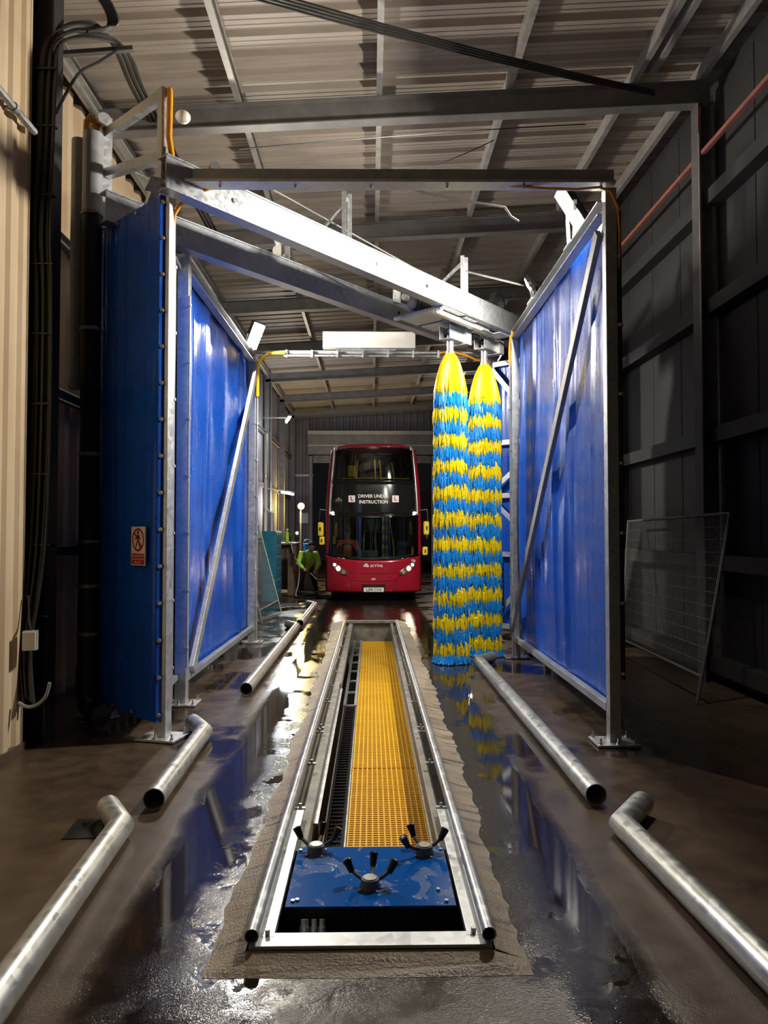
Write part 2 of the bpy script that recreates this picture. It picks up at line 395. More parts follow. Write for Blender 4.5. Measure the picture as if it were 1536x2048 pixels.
# wet workshop floor
def wet_concrete(name, dark, light, apron=False):
    m, nt, bs = nodes_of(name)
    p = pos(nt); sx = N(nt, 'ShaderNodeSeparateXYZ'); nt.links.new(p, sx.inputs[0])
    ax = math_n(nt, 'ABSOLUTE', sx.outputs[0])
    n1 = noise(nt, p, 0.9, 6, 0.6); n2 = noise(nt, p, 5.0, 6, 0.62); n3 = noise(nt, p, 170, 2, 0.6); n4 = noise(nt, p, 75, 3, 0.6)
    base = ramp(nt, math_n(nt, 'ADD', math_n(nt, 'MULTIPLY', n1, 0.55), math_n(nt, 'MULTIPLY', n2, 0.45)), [(0.36, dark), (0.64, light)])
    if apron:
        st = N(nt, 'ShaderNodeMapping'); st.inputs['Scale'].default_value = (1.0, 9.0, 1.0); nt.links.new(p, st.inputs[0])
        lay = noise(nt, st.outputs[0], 1.6, 4, 0.6, 0.5)
        wet = mapr(nt, lay, 0.5, 0.62)
        nt.links.new(mixc(nt, wet, base, tuple(x * 0.65 for x in dark)), bs.inputs['Base Color'])
        nt.links.new(mapr(nt, wet, 0, 1, 0.5, 0.22), bs.inputs['Roughness'])
        bump(nt, bs, math_n(nt, 'ADD', math_n(nt, 'MULTIPLY', lay, 1.6), math_n(nt, 'MULTIPLY', n4, 0.8)), 0.4, 0.02)
        return m
    lane = mapr(nt, math_n(nt, 'ADD', ax, math_n(nt, 'MULTIPLY', n1, 0.25)), 1.33, 1.22)
    fog = mapr(nt, sx.outputs[1], 3.3, 2.4)                       # stretch before the pit: damp, no standing water
    fr = mapr(nt, math_n(nt, 'ADD', sx.outputs[0], math_n(nt, 'MULTIPLY', n2, 0.6)), -0.15, 0.05)
    fr2 = mapr(nt, math_n(nt, 'ADD', sx.outputs[0], math_n(nt, 'MULTIPLY', n2, 0.3)), 0.95, 0.85)
    dry = math_n(nt, 'MULTIPLY', fog, math_n(nt, 'MULTIPLY', fr, fr2))
    pool = mapr(nt, n1, 0.47, 0.56)
    outside = math_n(nt, 'MULTIPLY', pool, mapr(nt, sx.outputs[1], 4.6, 6.0))
    wet = math_n(nt, 'MAXIMUM', lane, math_n(nt, 'MULTIPLY', outside, mapr(nt, ax, 2.9, 2.3)))
    wet = math_n(nt, 'MULTIPLY', wet, math_n(nt, 'SUBTRACT', 1.0, math_n(nt, 'MULTIPLY', dry, 0.85)))
    nt.links.new(mixc(nt, wet, base, mixc(nt, n2, tuple(x * 0.36 for x in dark), tuple(x * 0.26 for x in light))), bs.inputs['Base Color'])
    rgh = math_n(nt, 'ADD', math_n(nt, 'MULTIPLY', wet, -0.34), math_n(nt, 'ADD', 0.27, math_n(nt, 'MULTIPLY', n2, 0.16)))
    rgh = math_n(nt, 'ADD', rgh, math_n(nt, 'MULTIPLY', dry, 0.16))
    nt.links.new(math_n(nt, 'MAXIMUM', rgh, 0.03), bs.inputs['Roughness'])
    # gritty, rippled film along the apron and at the near left
    edge = mapr(nt, math_n(nt, 'ADD', ax, math_n(nt, 'MULTIPLY', n1, 0.3)), 1.06, 0.90)
    nearl = math_n(nt, 'MULTIPLY', mapr(nt, sx.outputs[1], 3.5, 2.7), mapr(nt, noise(nt, p, 2.2, 4), 0.47, 0.58))
    far = mapr(nt, sx.outputs[1], 11.0, 14.0)
    grit = math_n(nt, 'MAXIMUM', math_n(nt, 'MULTIPLY', edge, mapr(nt, noise(nt, p, 3.1, 4), 0.40, 0.52)), nearl)
    amp = math_n(nt, 'ADD', 0.006, math_n(nt, 'MULTIPLY', grit, 0.22))
    h1 = math_n(nt, 'MULTIPLY', amp, math_n(nt, 'ADD', n3, math_n(nt, 'MULTIPLY', n4, 1.2)))
    h2 = math_n(nt, 'MULTIPLY', math_n(nt, 'SUBTRACT', 1.0, wet), math_n(nt, 'ADD', math_n(nt, 'MULTIPLY', n4, 0.12), math_n(nt, 'MULTIPLY', n3, 0.06)))
    strk = N(nt, 'ShaderNodeMapping'); strk.inputs['Scale'].default_value = (2.5, 7.0, 1.0); strk.inputs['Rotation'].default_value = (0, 0, 0.25); nt.links.new(p, strk.inputs[0])
    h3 = math_n(nt, 'MULTIPLY', far, math_n(nt, 'MULTIPLY', noise(nt, strk.outputs[0], 2.0, 5), 0.9))
    bump(nt, bs, math_n(nt, 'ADD', math_n(nt, 'ADD', h1, math_n(nt, 'MULTIPLY', h2, 0.5)), math_n(nt, 'ADD', h3, math_n(nt, 'MULTIPLY', lane, -0.5))), 0.5, 0.012)
    bs.inputs['IOR'].default_value = 1.40
    return m
M['floor'] = wet_concrete('wet_workshop_concrete', (0.040, 0.028, 0.019), (0.115, 0.078, 0.050))
M['apron'] = wet_concrete('rough_apron_concrete', (0.20, 0.158, 0.113), (0.37, 0.295, 0.21), True)

# ------------------------------------------------------------------ setting: floor and pit
rnd = random.Random(7)
mb = MB()
for x0, x1, y0, y1 in ((-9, -0.53, -6, 48), (0.53, 10, -6, 48), (-0.53, 0.53, -6, 3.10), (-0.53, 0.53, 14.66, 48)):
    mb.add([(x0, y0, 0), (x1, y0, 0), (x1, y1, 0), (x0, y1, 0)], [(0, 1, 2, 3)])
floor = mb.build('floor', M['floor'], kind='structure', fix=False)

# sloping apron of rough concrete round the pit frame
def ragged(seed, n):
    r = random.Random(seed); a = []; v = 0.0
    for i in range(n + 1): v = v * 0.8 + r.uniform(-0.011, 0.011); a.append(v)
    return a
mb = MB(); NY = 160; rl, rr = ragged(3, NY), ragged(9, NY)
def outer_l(t): y = 3.0 + t * 11.75; return -0.675 - 0.06 * min(1, max(0, (y - 9) / 5)) + rl[int(t * NY + .5)] * 1.6
def outer_r(t): y = 3.0 + t * 11.75; return 0.665 + 0.07 * min(1, max(0, (y - 4.0) / 2)) + rr[int(t * NY + .5)] * 1.8
def apr(side):
    def fn(u, v):
        y = 3.108 + v * 11.642
        o = outer_l(v) if side < 0 else outer_r(v)
        i = side * 0.527
        x = o + (i - o) * u
        yy = y
        z = 0.001 + 0.043 * (u ** 1.25) + 0.003 * math.sin(v * 140 + 2 * math.sin(v * 61)) * u * (1 - u)
        return (x, yy, max(z, 0.001))
    return fn
mb.grid(apr(-1), 6, NY); mb.grid(apr(1), 6, NY)
mb.grid(lambda u, v: (outer_l(0) + (outer_r(0) - outer_l(0)) * u, 2.985 + 0.123 * v + 0.02 * abs(u - .5) * (1 - v), 0.001 + 0.043 * min(v ** 1.1, (min(u, 1 - u) * 8.8) ** 1.25)), 48, 5)
mb.grid(lambda u, v: (-0.527 + 1.054 * u, 14.75 - 0.12 * v, 0.001 + 0.043 * v ** 0.7), 24, 4)
mb.build('concrete_apron', M['apron'], floor, smooth=True, fix=False)

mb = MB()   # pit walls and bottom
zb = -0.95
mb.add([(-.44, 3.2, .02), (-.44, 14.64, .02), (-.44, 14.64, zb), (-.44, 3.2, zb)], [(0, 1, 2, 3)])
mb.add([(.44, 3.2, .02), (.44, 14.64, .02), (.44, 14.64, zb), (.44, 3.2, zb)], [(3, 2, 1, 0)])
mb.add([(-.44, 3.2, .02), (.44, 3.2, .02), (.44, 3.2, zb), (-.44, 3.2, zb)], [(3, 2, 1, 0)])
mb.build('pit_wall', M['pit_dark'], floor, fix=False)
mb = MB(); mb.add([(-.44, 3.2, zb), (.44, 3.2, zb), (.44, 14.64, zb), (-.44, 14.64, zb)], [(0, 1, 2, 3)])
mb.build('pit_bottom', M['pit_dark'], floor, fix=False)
mb = MB(); mb.box((0, 14.60, -0.46), (0.98, 0.10, 0.98)); mb.build('pit_end_wall', M['pit'], floor)
mb = MB(); mb.box((0, 14.58, 0.025), (1.06, 0.16, 0.05)); mb.build('pit_end_kerb', M['pit'], floor, bevel=0.008)
for s in (-1, 1):   # concrete ledges inside the frame
    mb = MB(); wdt = 0.07 if s < 0 else 0.055
    mb.box((s * (0.44 - wdt / 2), 9.37, -0.06), (wdt, 10.4, 0.12)); mb.build('pit_ledge', M['pit'], floor, bevel=0.006)
    mb = MB(); mb.box((s * 0.485, 9.4, -0.03), (0.088, 10.4, 0.02)); mb.build('drain_slot', M['pit_dark'], floor)

# ------------------------------------------------------------------ setting: roof
def zr(x): return 7.15 + 0.061 * x           # underside of the purlins
mb = MB(); prof = []
y = 0.8
while y < 32.3:
    for dy, dz in ((0, 0), (0.05, 0), (0.055, 0.006), (0.075, 0.006), (0.08, 0), (0.13, 0), (0.135, 0.006), (0.155, 0.006), (0.16, 0), (0.20, 0), (0.235, 0.055), (0.30, 0.055)):
        prof.append((y + dy, dz))
    y += 0.335
xa, xb = -3.9, 4.7; n = len(prof)
mb.add([(x, py, zr(x) + 0.185 + dz) for x in (xa, xb) for py, dz in prof], [(i, i + 1, n + i + 1, n + i) for i in range(n - 1)])
ceiling = mb.build('ceiling', M['roof'], kind='structure', fix=False)

RAFT_Y = [5.2, 8.8, 12.4, 16.1, 19.75, 23.4, 27.0, 30.7]
I_SEC = [(-.08, -.145), (.08, -.145), (.08, -.13), (.008, -.13), (.008, .13), (.08, .13), (.08, .145), (-.08, .145), (-.08, .13), (-.008, .13), (-.008, -.13), (-.08, -.13)]
for i, ry in enumerate(RAFT_Y):
    mb = MB(); mb.profile((-3.42, ry, zr(-3.42) - 0.148), (4.22, ry, zr(4.22) - 0.148), I_SEC)
    mb.build('rafter', M['rafter'], ceiling)
C_SEC = [(-.035, 0), (.035, 0), (.035, .03), (.027, .03), (.027, .01), (-.025, .01), (-.025, .17), (.027, .17), (.027, .15), (.035, .15), (.035, .18), (-.035, .18)]
for px in (-1.62, 0.10, 1.70, 3.25, 4.08):
    mb = MB(); mb.profile((px, 0.8, zr(px)), (px, 32.1, zr(px)), C_SEC); mb.build('purlin', M['purlin'], ceiling)
mb = MB(); mb.profile((3.42, 0.8, zr(3.42)), (3.42, 8.6, zr(3.42)), C_SEC); mb.build('purlin', M['purlin'], ceiling)
mb = MB(); mb.profile((-3.36, 0.8, zr(-3.4)), (-3.36, 32.1, zr(-3.4)), [(-.09, 0), (.09, 0), (.09, .02), (-.06, .02), (-.06, .15), (.05, .15), (.05, .17), (-.09, .17)])
mb.build('eaves_beam', M['purlin'], ceiling)
mb = MB(); mb.tube([(-3.3, 0.8, 6.84), (-3.3, 32, 6.84)], 0.035, 8); mb.build('eaves_pipe', M['galv_dull'], ceiling, smooth=True)

# ------------------------------------------------------------------ setting: walls
def corrugated(x, y0, y1, z0, z1, pitch, depth, sgn):
    mb = MB(); pr = []; y = y0
    while y < y1 - 1e-6:
        for a, d in ((0, 0), (0.36, 0), (0.50, 1), (0.86, 1)):
            if y + a * pitch <= y1: pr.append((y + a * pitch, d * depth * sgn))
        y += pitch
    n = len(pr)
    return mb.add([(x + d, py, z) for z in (z0, z1) for py, d in pr], [(i, i + 1, n + i + 1, n + i) for i in range(n - 1)])
wall_left = corrugated(-2.90, -3.0, 6.12, 0.0, 7.2, 0.21, 0.028, -1).build('wall_left', M['wall_beige'], kind='structure', fix=False)
mb = MB(); mb.box((-2.94, 6.13, 3.6), (0.08, 0.03, 7.2)); mb.build('wall_edge_trim', M['wall_beige'], wall_left)
corrugated(-3.48, 6.1, 14.2, 0.0, 6.92, 0.36, 0.07, -1).build('wall_sheet', M['wall_beige'], wall_left, fix=False)
corrugated(-3.48, 14.2, 32.2, 0.0, 6.92, 0.36, 0.06, -1).build('wall_sheet', M['wall_end'], wall_left, fix=False)  # far part of the same sheeting, its dimness put into a grey colour
mb = MB(); mb.box((-2.91, 1.5, 0.03), (0.06, 9.3, 0.06)); mb.build('wall_plinth', M['wood'], wall_left)
H_SEC = [(-.1, -.1), (.1, -.1), (.1, -.085), (.008, -.085), (.008, .085), (.1, .085), (.1, .1), (-.1, .1), (-.1, .085), (-.008, .085), (-.008, -.085), (-.1, -.085)]
def column(x, y, z1, parent, m='steel_dark'):
    mb = MB(); mb.profile((x, y, 0), (x, y, z1), H_SEC, up=(1, 0, 0)); return mb.build('column', M[m], parent)
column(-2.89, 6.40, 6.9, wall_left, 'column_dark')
for ry in RAFT_Y[1:]: column(-3.32, ry, 6.78, wall_left)
for z in (1.6, 3.3, 5.0):
    mb = MB(); mb.profile((-3.40, 6.4, z), (-3.40, 32, z), [(-.04, -.06), (.05, -.06), (.05, -.05), (-.03, -.05), (-.03, .05), (.05, .05), (.05, .06), (-.04, .06)])
    mb.build('girt', M['steel_dark'], wall_left)
mb = MB(); mb.tube([(-2.83, 0.5, 5.17), (-2.83, 6.05, 5.17)], 0.03, 8)
mb.build('wall_pipe', M['galv_dull'], wall_left, smooth=True)
for y in (3.6, 4.7, 5.7):
    mb = MB(); mb.bar((-2.90, y, 5.17), (-2.83, y, 5.17), 0.03, 0.02); mb.cyl((-2.83, y - .02, 5.17), (-2.83, y + .02, 5.17), .04, n=10); mb.build('pipe_clip', M['galv_dull'], wall_left)

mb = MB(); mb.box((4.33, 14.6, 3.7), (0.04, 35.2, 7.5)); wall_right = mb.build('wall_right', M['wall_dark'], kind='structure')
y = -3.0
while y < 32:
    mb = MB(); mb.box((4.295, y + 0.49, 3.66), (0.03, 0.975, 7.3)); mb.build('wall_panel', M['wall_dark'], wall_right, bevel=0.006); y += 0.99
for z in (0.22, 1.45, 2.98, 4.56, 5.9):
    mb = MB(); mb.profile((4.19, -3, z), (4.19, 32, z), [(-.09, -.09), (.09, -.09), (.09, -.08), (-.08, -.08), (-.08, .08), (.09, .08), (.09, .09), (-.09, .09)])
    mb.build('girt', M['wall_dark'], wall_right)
for i, ry in enumerate(RAFT_Y):
    column(4.12, ry, 7.1, wall_right)
    mb = MB(); mb.box((4.03, ry - 0.104, 5.95), (0.035, 0.012, 2.2)); mb.build('red_edge_strip', M['red_steel'], wall_right, label='oxide red strip on the column edge')
for y0, y1 in zip([-3.0] + RAFT_Y, RAFT_Y + [32.0]):
    mb = MB(); mb.bar((4.06, y0 + 0.12, 6.45), (4.06, y1 - 0.12, 6.45), 0.05, 0.05); mb.build('red_rail', M['red_steel'], wall_right, label='oxide red rail running along the dark wall')
mb = MB(); mb.tube([(4.02, 8.68, 1.0), (4.02, 8.68, 6.7)], 0.012, 6); mb.build('wall_conduit', M['galv_dull'], wall_right)

# end wall with the roller shutter door
EW = 32.2
def end_sheet(x0, x1, z0, z1):
    mb = MB(); pr = []; x = x0
    while x < x1 - 1e-6:
        for a, d in ((0, 0), (.5, 0), (.6, .05), (.92, .05)):
            if x + a * .3 <= x1: pr.append((x + a * .3, d))
        x += .3
    pr.append((x1, 0)); n = len(pr)
    return mb.add([(px, EW + d, z) for z in (z0, z1) for px, d in pr], [(i, i + 1, n + i + 1, n + i) for i in range(n - 1)])
wall_back = end_sheet(-3.5, -2.6, 0, 7.4).build('wall_back', M['wall_end'], kind='structure', fix=False)
end_sheet(2.68, 4.35, 0, 7.6).build('wall_sheet', M['wall_end'], wall_back, fix=False)
end_sheet(-2.6, 2.68, 5.2, 7.5).build('wall_sheet', M['wall_end'], wall_back, fix=False)
mb = MB(); mb.box((-3.0, EW - .06, 4.35), (0.85, 0.08, 0.1)); mb.build('girt', M['purlin'], wall_back)
mb = MB(); mb.box((-3.0, EW - .06, 2.3), (0.85, 0.08, 0.1)); mb.build('girt', M['steel_dark'], wall_back)
mb = MB(); mb.profile((-2.75, EW - .35, 5.78), (2.85, EW - .35, 5.78), [(-.3, -.55), (.3, -.55), (.3, .42), (.12, .55), (-.3, .55)])
door = mb.build('door_1', M['shutter'], kind='structure')
for k in range(3):
    mb = MB(); mb.box((0.04, EW - .12, 5.17 - k * .11), (5.2, 0.03, 0.10)); mb.build('shutter_slat', M['shutter'], door)
for x in (-2.66, 2.74):
    mb = MB(); mb.box((x, EW - .1, 2.6), (0.14, 0.2, 5.2)); mb.build('door_guide', M['shutter'], door)
mb = MB(); mb.box((0.04, EW - .67, 6.18), (5.6, 0.03, 0.16)); mb.build('box_lip', M['purlin'], door)
mb = MB(); mb.box((0.04, EW - .67, 5.62), (5.6, 0.02, 0.05)); mb.build('box_seam', M['purlin'], door)

# ------------------------------------------------------------------ splash screens
def tarp_sheet(p0, p1, z0, z1, seed, amp=0.018, nu=130, nv=46):
    a, b = Vector((*p0, 0)), Vector((*p1, 0)); d = (b - a); L = d.length; d.normalize(); nrm = Vector((d.y, -d.x, 0))
    r = random.Random(seed)
    waves = [(r.uniform(1.2, 3.2), r.uniform(0, 6.3), r.uniform(.3, 1.0), r.uniform(-.5, .5)) for _ in range(7)]
    creases = [(r.uniform(.05, .95), r.uniform(.010, .022), r.uniform(-1, 1), r.uniform(.1, .95), r.uniform(.3, .9)) for _ in range(14)]
    def fn(u, v):
        x = u * L; z = z0 + v * (z1 - z0); h = 0
        for f, ph, w_, tl in waves: h += w_ * math.sin(f * x * 2.2 + ph + tl * v * 2)
        h *= 0.4
        for cu, cw, ch, cv, cr in creases:
            h += ch * 1.6 * math.exp(-((u - cu - 0.02 * math.sin(v * 5)) / cw) ** 2) * math.exp(-((v - cv) / cr) ** 2)
        e = min(1, min(u, 1 - u) / 0.04) * min(1, min(v, 1 - v) / 0.03)
        q = a + d * x + nrm * (h * amp * e); return (q.x, q.y, z)
    return MB().grid(fn, nu, nv)

def post_with_plate(p, z1, w, parent, plate=0.36, rz=0.0):
    mb = MB(); mb.box((p[0], p[1], (z1 + 0.012) / 2), (w, w, z1 - 0.012), rz); post = mb.build('post', M['galv'], parent, bevel=0.006)
    mb = MB(); mb.box((p[0], p[1], 0.015), (plate, plate * .8, 0.02), rz); bp = mb.build('base_plate', M['galv'], parent, bevel=0.003)
    first = None; m3 = Matrix.Rotation(rz, 3, 'Z')
    for sx, sy in ((-1, -1), (0, -1), (1, -1), (-1, 1), (0, 1), (1, 1)):
        q = m3 @ Vector((sx * plate * .41, sy * plate * .31, 0))
        if first is None:
            mb = MB(); c = Vector((p[0], p[1], 0)) + q
            mb.cyl(c + Vector((0, 0, .024)), c + Vector((0, 0, .042)), .016, n=6); mb.cyl(c + Vector((0, 0, .04)), c + Vector((0, 0, .075)), .008, n=6)
            first = mb.build('anchor_bolt', M['bolt'], bp); q0 = q
        else: dup(first, q - q0)
    return post

def conduit_on(parent, pts, clips, name='conduit', mt='conduit', r=0.013):
    mb = MB(); mb.tube(pts, r, 8); c = mb.build(name, M[mt], parent, smooth=True)
    for q in clips:
        mb = MB(); mb.cyl((q[0], q[1], q[2] - .012), (q[0], q[1], q[2] + .012), r + .009, n=8); mb.bar((q[0], q[1], q[2]), (q[0] + q[3], q[1] + q[4], q[2]), .012, .012)
        mb.build('pipe_clip', M['galv'], c)
    return c

# left main screen along the lane (lit blue)
s2 = thing('splash_screen', 'bright blue tarpaulin splash screen with diagonal brace along the left of the lane', 'screen', (-1.98, 9.8, 0), 'blue splash screens of the wash')
post_with_plate((-1.99, 7.70), 4.76, 0.12, s2); post_with_plate((-1.96, 12.0), 4.70, 0.12, s2)
mb = MB(); mb.profile((-1.97, 7.76, 4.64), (-1.95, 11.94, 4.66), [(-.05, -.06), (.05, -.06), (.05, -.05), (-.04, -.05), (-.04, .05), (.05, .05), (.05, .06), (-.05, .06)]); mb.build('top_rail', M['galv'], s2)
mb = MB(); mb.bar((-1.97, 7.76, 0.27), (-1.95, 11.94, 0.25), 0.07, 0.07); mb.build('bottom_rail', M['galv'], s2, bevel=.004)
mb = MB(); mb.bar((-1.92, 7.86, 0.33), (-1.90, 11.95, 4.50), 0.05, 0.14, up=(0, 1, 0)); mb.build('brace', M['galv'], s2, bevel=.004)
tarp_sheet((-2.03, 11.96), (-2.04, 7.74), 0.24, 4.66, 5, 0.030).build('curtain', M['tarp'], s2, smooth=True, fix=False)
cz = [0.6, 1.2, 1.8, 2.4, 3.0, 3.6, 4.2]
conduit_on(s2, [(-1.915, 7.62, 0.4), (-1.915, 7.62, 4.3)], [(-1.915, 7.62, z, -.06, .03) for z in cz])
conduit_on(s2, [(-1.87, 11.93, 0.05), (-1.87, 11.93, 4.1)], [(-1.87, 11.93, z, -.06, .03) for z in cz])
mb = MB(); mb.tube([(-1.87, 11.93, 4.05), (-1.87, 11.93, 4.5), (-1.85, 11.93, 4.62), (-1.79, 11.92, 4.70), (-1.68, 11.92, 4.765), (-1.55, 11.92, 4.775), (-1.42, 11.92, 4.775)], 0.028, 10); mb.build('flexible_conduit', M['yellow_hose'], s2, smooth=True, label='yellow flexible conduit bent at the corner')

s5 = thing('splash_screen', 'narrow shadowed blue screen strip between the two near left posts', 'screen', (-2.02, 7.1, 0), 'blue splash screens of the wash')
for z in (.3, 4.6):
    mb = MB(); mb.bar((-1.95, 6.52, z), (-2.03, 7.62, z), .05, .05); mb.build('rail', M['galv'], s5)
tarp_sheet((-2.07, 7.62), (-1.99, 6.50), 0.2, 4.72, 8, .008, 24, 30).build('curtain', M['tarp'], s5, smooth=True, fix=False)

# right main screen along the lane
s4 = thing('splash_screen', 'blue tarpaulin splash screen with diagonal brace along the right of the lane', 'screen', (2.09, 8.4, 0), 'blue splash screens of the wash')
post_with_plate((2.08, 6.22), 4.80, 0.10, s4); post_with_plate((2.10, 10.5), 4.76, 0.11, s4)
mb = MB(); mb.profile((2.04, 6.27, 4.66), (2.10, 10.45, 4.70), [(-.05, -.06), (.05, -.06), (.05, .06), (-.05, .06), (-.05, .05), (.04, .05), (.04, -.05), (-.05, -.05)]); mb.build('top_rail', M['galv'], s4)
mb = MB(); mb.bar((2.06, 6.27, 0.30), (2.12, 10.45, 0.26), 0.07, 0.07); mb.build('bottom_rail', M['galv'], s4, bevel=.004)
mb = MB(); mb.bar((2.02, 10.42, 0.42), (2.01, 6.30, 4.45), 0.05, 0.12, up=(0, 1, 0)); mb.build('brace', M['galv_dull'], s4, bevel=.004)
tarp_sheet((2.12, 6.26), (2.16, 10.46), 0.27, 4.68, 12, 0.032).build('curtain', M['tarp'], s4, smooth=True, fix=False)
conduit_on(s4, [(2.155, 6.20, 0.55), (2.155, 6.20, 4.6)], [(2.155, 6.20, z, -.06, .02) for z in cz], mt='black_plastic', r=.022)
conduit_on(s4, [(2.02, 10.45, 0.3), (2.02, 10.45, 4.3)], [(2.02, 10.45, z, .06, .03) for z in cz])
mb = MB(); mb.tube([(2.15, 6.19, 4.1), (2.155, 6.18, 4.4), (2.135, 6.16, 4.62), (2.07, 6.14, 4.745), (1.97, 6.14, 4.785), (1.78, 6.16, 4.775), (1.5, 6.2, 4.80), (1.2, 6.24, 4.84)], 0.011, 8); mb.build('flexible_conduit', M['orange_hose'], s4, smooth=True, label='orange cable looped over the post head')
mb = MB(); mb.tube([(2.02, 10.45, 4.25), (2.015, 10.44, 4.5), (2.03, 10.43, 4.66), (2.08, 10.42, 4.72)], 0.017, 8); mb.build('flexible_conduit', M['orange_hose'], s4, smooth=True, label='orange conduit at the far post head')

# left near screen, swung outwards and seen from its dark outside
s1 = thing('splash_screen', 'dark blue angled splash screen at the near left with a warning sign', 'screen', (-2.2, 6.75, 0), 'blue splash screens of the wash')
A1, B1 = Vector((-1.865, 6.43, 0)), Vector((-2.66, 7.18, 0)); d1 = (B1 - A1).normalized(); n1 = Vector((-d1.y, d1.x, 0)); n1 = n1 if n1.y < 0 else -n1
rz1 = math.atan2(d1.y, d1.x)
post_with_plate((-1.825, 6.445), 4.86, 0.11, s1, 0.37, rz1 + .5); post_with_plate((B1.x, B1.y), 4.70, 0.10, s1, 0.34, rz1)
def on1(t, z, off=0.0):
    q = A1 + (B1 - A1) * t + n1 * off; return Vector((q.x, q.y, z))
mb = MB(); mb.bar(on1(0, 4.72), on1(1, 4.72), 0.07, 0.07); mb.build('top_rail', M['galv'], s1)
mb = MB(); mb.bar(on1(0, 0.25), on1(1, 0.25), 0.07, 0.07); mb.build('bottom_rail', M['galv'], s1)
for z0, z1 in ((0.3, 1.45), (1.55, 2.95), (3.05, 4.65)):
    mb = MB(); mb.bar(on1(.02, z0 if z0 != 1.55 else z1), on1(.98, z1 if z0 != 1.55 else z0), 0.05, 0.07, up=(0, 0, 1)); mb.build('brace', M['galv'], s1)
for z in (1.5, 3.0):
    mb = MB(); mb.bar(on1(.02, z), on1(.98, z), 0.06, 0.06); mb.build('cross_rail', M['galv'], s1)
a, b = Vector((-1.862, 6.352, 0)), on1(1.03, 0, 0.055)
hem = Vector((-1.800, 6.405, 0))
mb = MB(); mb.grid(lambda u, v: (lambda q: (q.x, q.y, .16 + 4.63 * v))(Vector(a).lerp(hem, u) + n1 * (.012 * math.sin(u * 3.1) + .003 * math.sin(v * 60) * u)), 6, 60); mb.build('curtain_hem', M['tarp'], s1, smooth=True, fix=False)
nh = (n1 * .7 - d1 * .7).normalized()
tarp_sheet((b.x, b.y), (a.x, a.y), 0.16, 4.78, 21, 0.010, 50, 40).build('curtain', M['tarp'], s1, smooth=True, fix=False)
first = None
for k in range(15):
    z = 0.22 + k * 0.322
    if first is None:
        q = Vector(a).lerp(hem, .45) + Vector((0, 0, z)) + n1 * .01; mb = MB(); mb.cyl(q, q + nh * .014, .020, .016, n=10); mb.cyl(q + nh * .010, q + nh * .019, .008, n=6)
        first = mb.build('curtain_stud', M['bolt'], s1)
    else: dup(first, (0, 0, k * 0.322))
for t in (.3, .62, .9):
    q = on1(t, 4.73, .068); mb = MB(); mb.cyl(q, q + n1 * .012, .018, n=10); mb.build('curtain_stud', M['bolt'], s1)
    q = on1(t, .2, .068); mb = MB(); mb.cyl(q, q + n1 * .012, .018, n=10); mb.build('curtain_stud', M['bolt'], s1)
conduit_on(s1, [(-1.775, 6.52, 0.3), (-1.775, 6.52, 4.2)], [(-1.775, 6.52, z, -.06, -.03) for z in cz])
mb = MB(); mb.tube([(-1.775, 6.52, 4.15), (-1.785, 6.50, 4.35), (-1.79, 6.48, 4.5), (-1.765, 6.46, 4.66), (-1.69, 6.45, 4.78), (-1.57, 6.45, 4.85), (-1.36, 6.46, 4.93), (-1.15, 6.5, 5.0)], 0.017, 10); mb.build('flexible_conduit', M['orange_hose'], s1, smooth=True, label='orange flexible conduit curving up to the beam')

# right far screen, swung outwards behind the brushes
s3 = thing('splash_screen', 'blue splash screen with a hanging chain, half hidden behind the rotary brushes', 'screen', (2.4, 11.8, 0), 'blue splash screens of the wash')
A3, B3 = Vector((2.03, 12.12, 0)), Vector((2.78, 11.45, 0)); d3 = (B3 - A3).normalized(); n3 = Vector((d3.y, -d3.x, 0)); n3 = n3 if n3.y < 0 else -n3
def on3(t, z, off=0.0):
    q = A3 + (B3 - A3) * t + n3 * off; return Vector((q.x, q.y, z))
post_with_plate((A3.x, A3.y), 4.70, 0.11, s3); post_with_plate((B3.x, B3.y), 4.70, 0.10, s3)
for z in (0.27, 1.45, 2.42, 3.3, 4.62):
    mb = MB(); mb.bar(on3(0, z), on3(1, z), 0.06, 0.08); mb.build('cross_rail', M['galv'], s3)
for za, zb_ in ((.35, 1.4), (2.35, 1.5), (2.5, 3.25), (4.55, 3.4)):
    mb = MB(); mb.bar(on3(.02, za, .02), on3(.98, zb_, .02), 0.03, 0.08); mb.build('brace', M['galv'], s3)
a, b = on3(-.02, 0, -.05), on3(1.02, 0, -.05)
tarp_sheet((a.x, a.y), (b.x, b.y), 0.22, 4.66, 33, 0.012, 40, 30).build('curtain', M['tarp'], s3, smooth=True, fix=False)
ch = thing('hanging_chain', 'dark chain hanging from a rail of the far right blue screen', 'chain', on3(.24, .45, .06))
for k in range(19):
    c = on3(.24, 1.36 - k * .048, .06); ax = n1 if k % 2 else d3
    mb = MB(); pts = [c + ax * (.017 * math.cos(t)) + Vector((0, 0, .034 * math.sin(t))) for t in [i * math.pi / 4 for i in range(9)]]
    mb.tube(pts, .007, 5, cap=False); mb.build('chain_link', M['black_plastic'], ch)

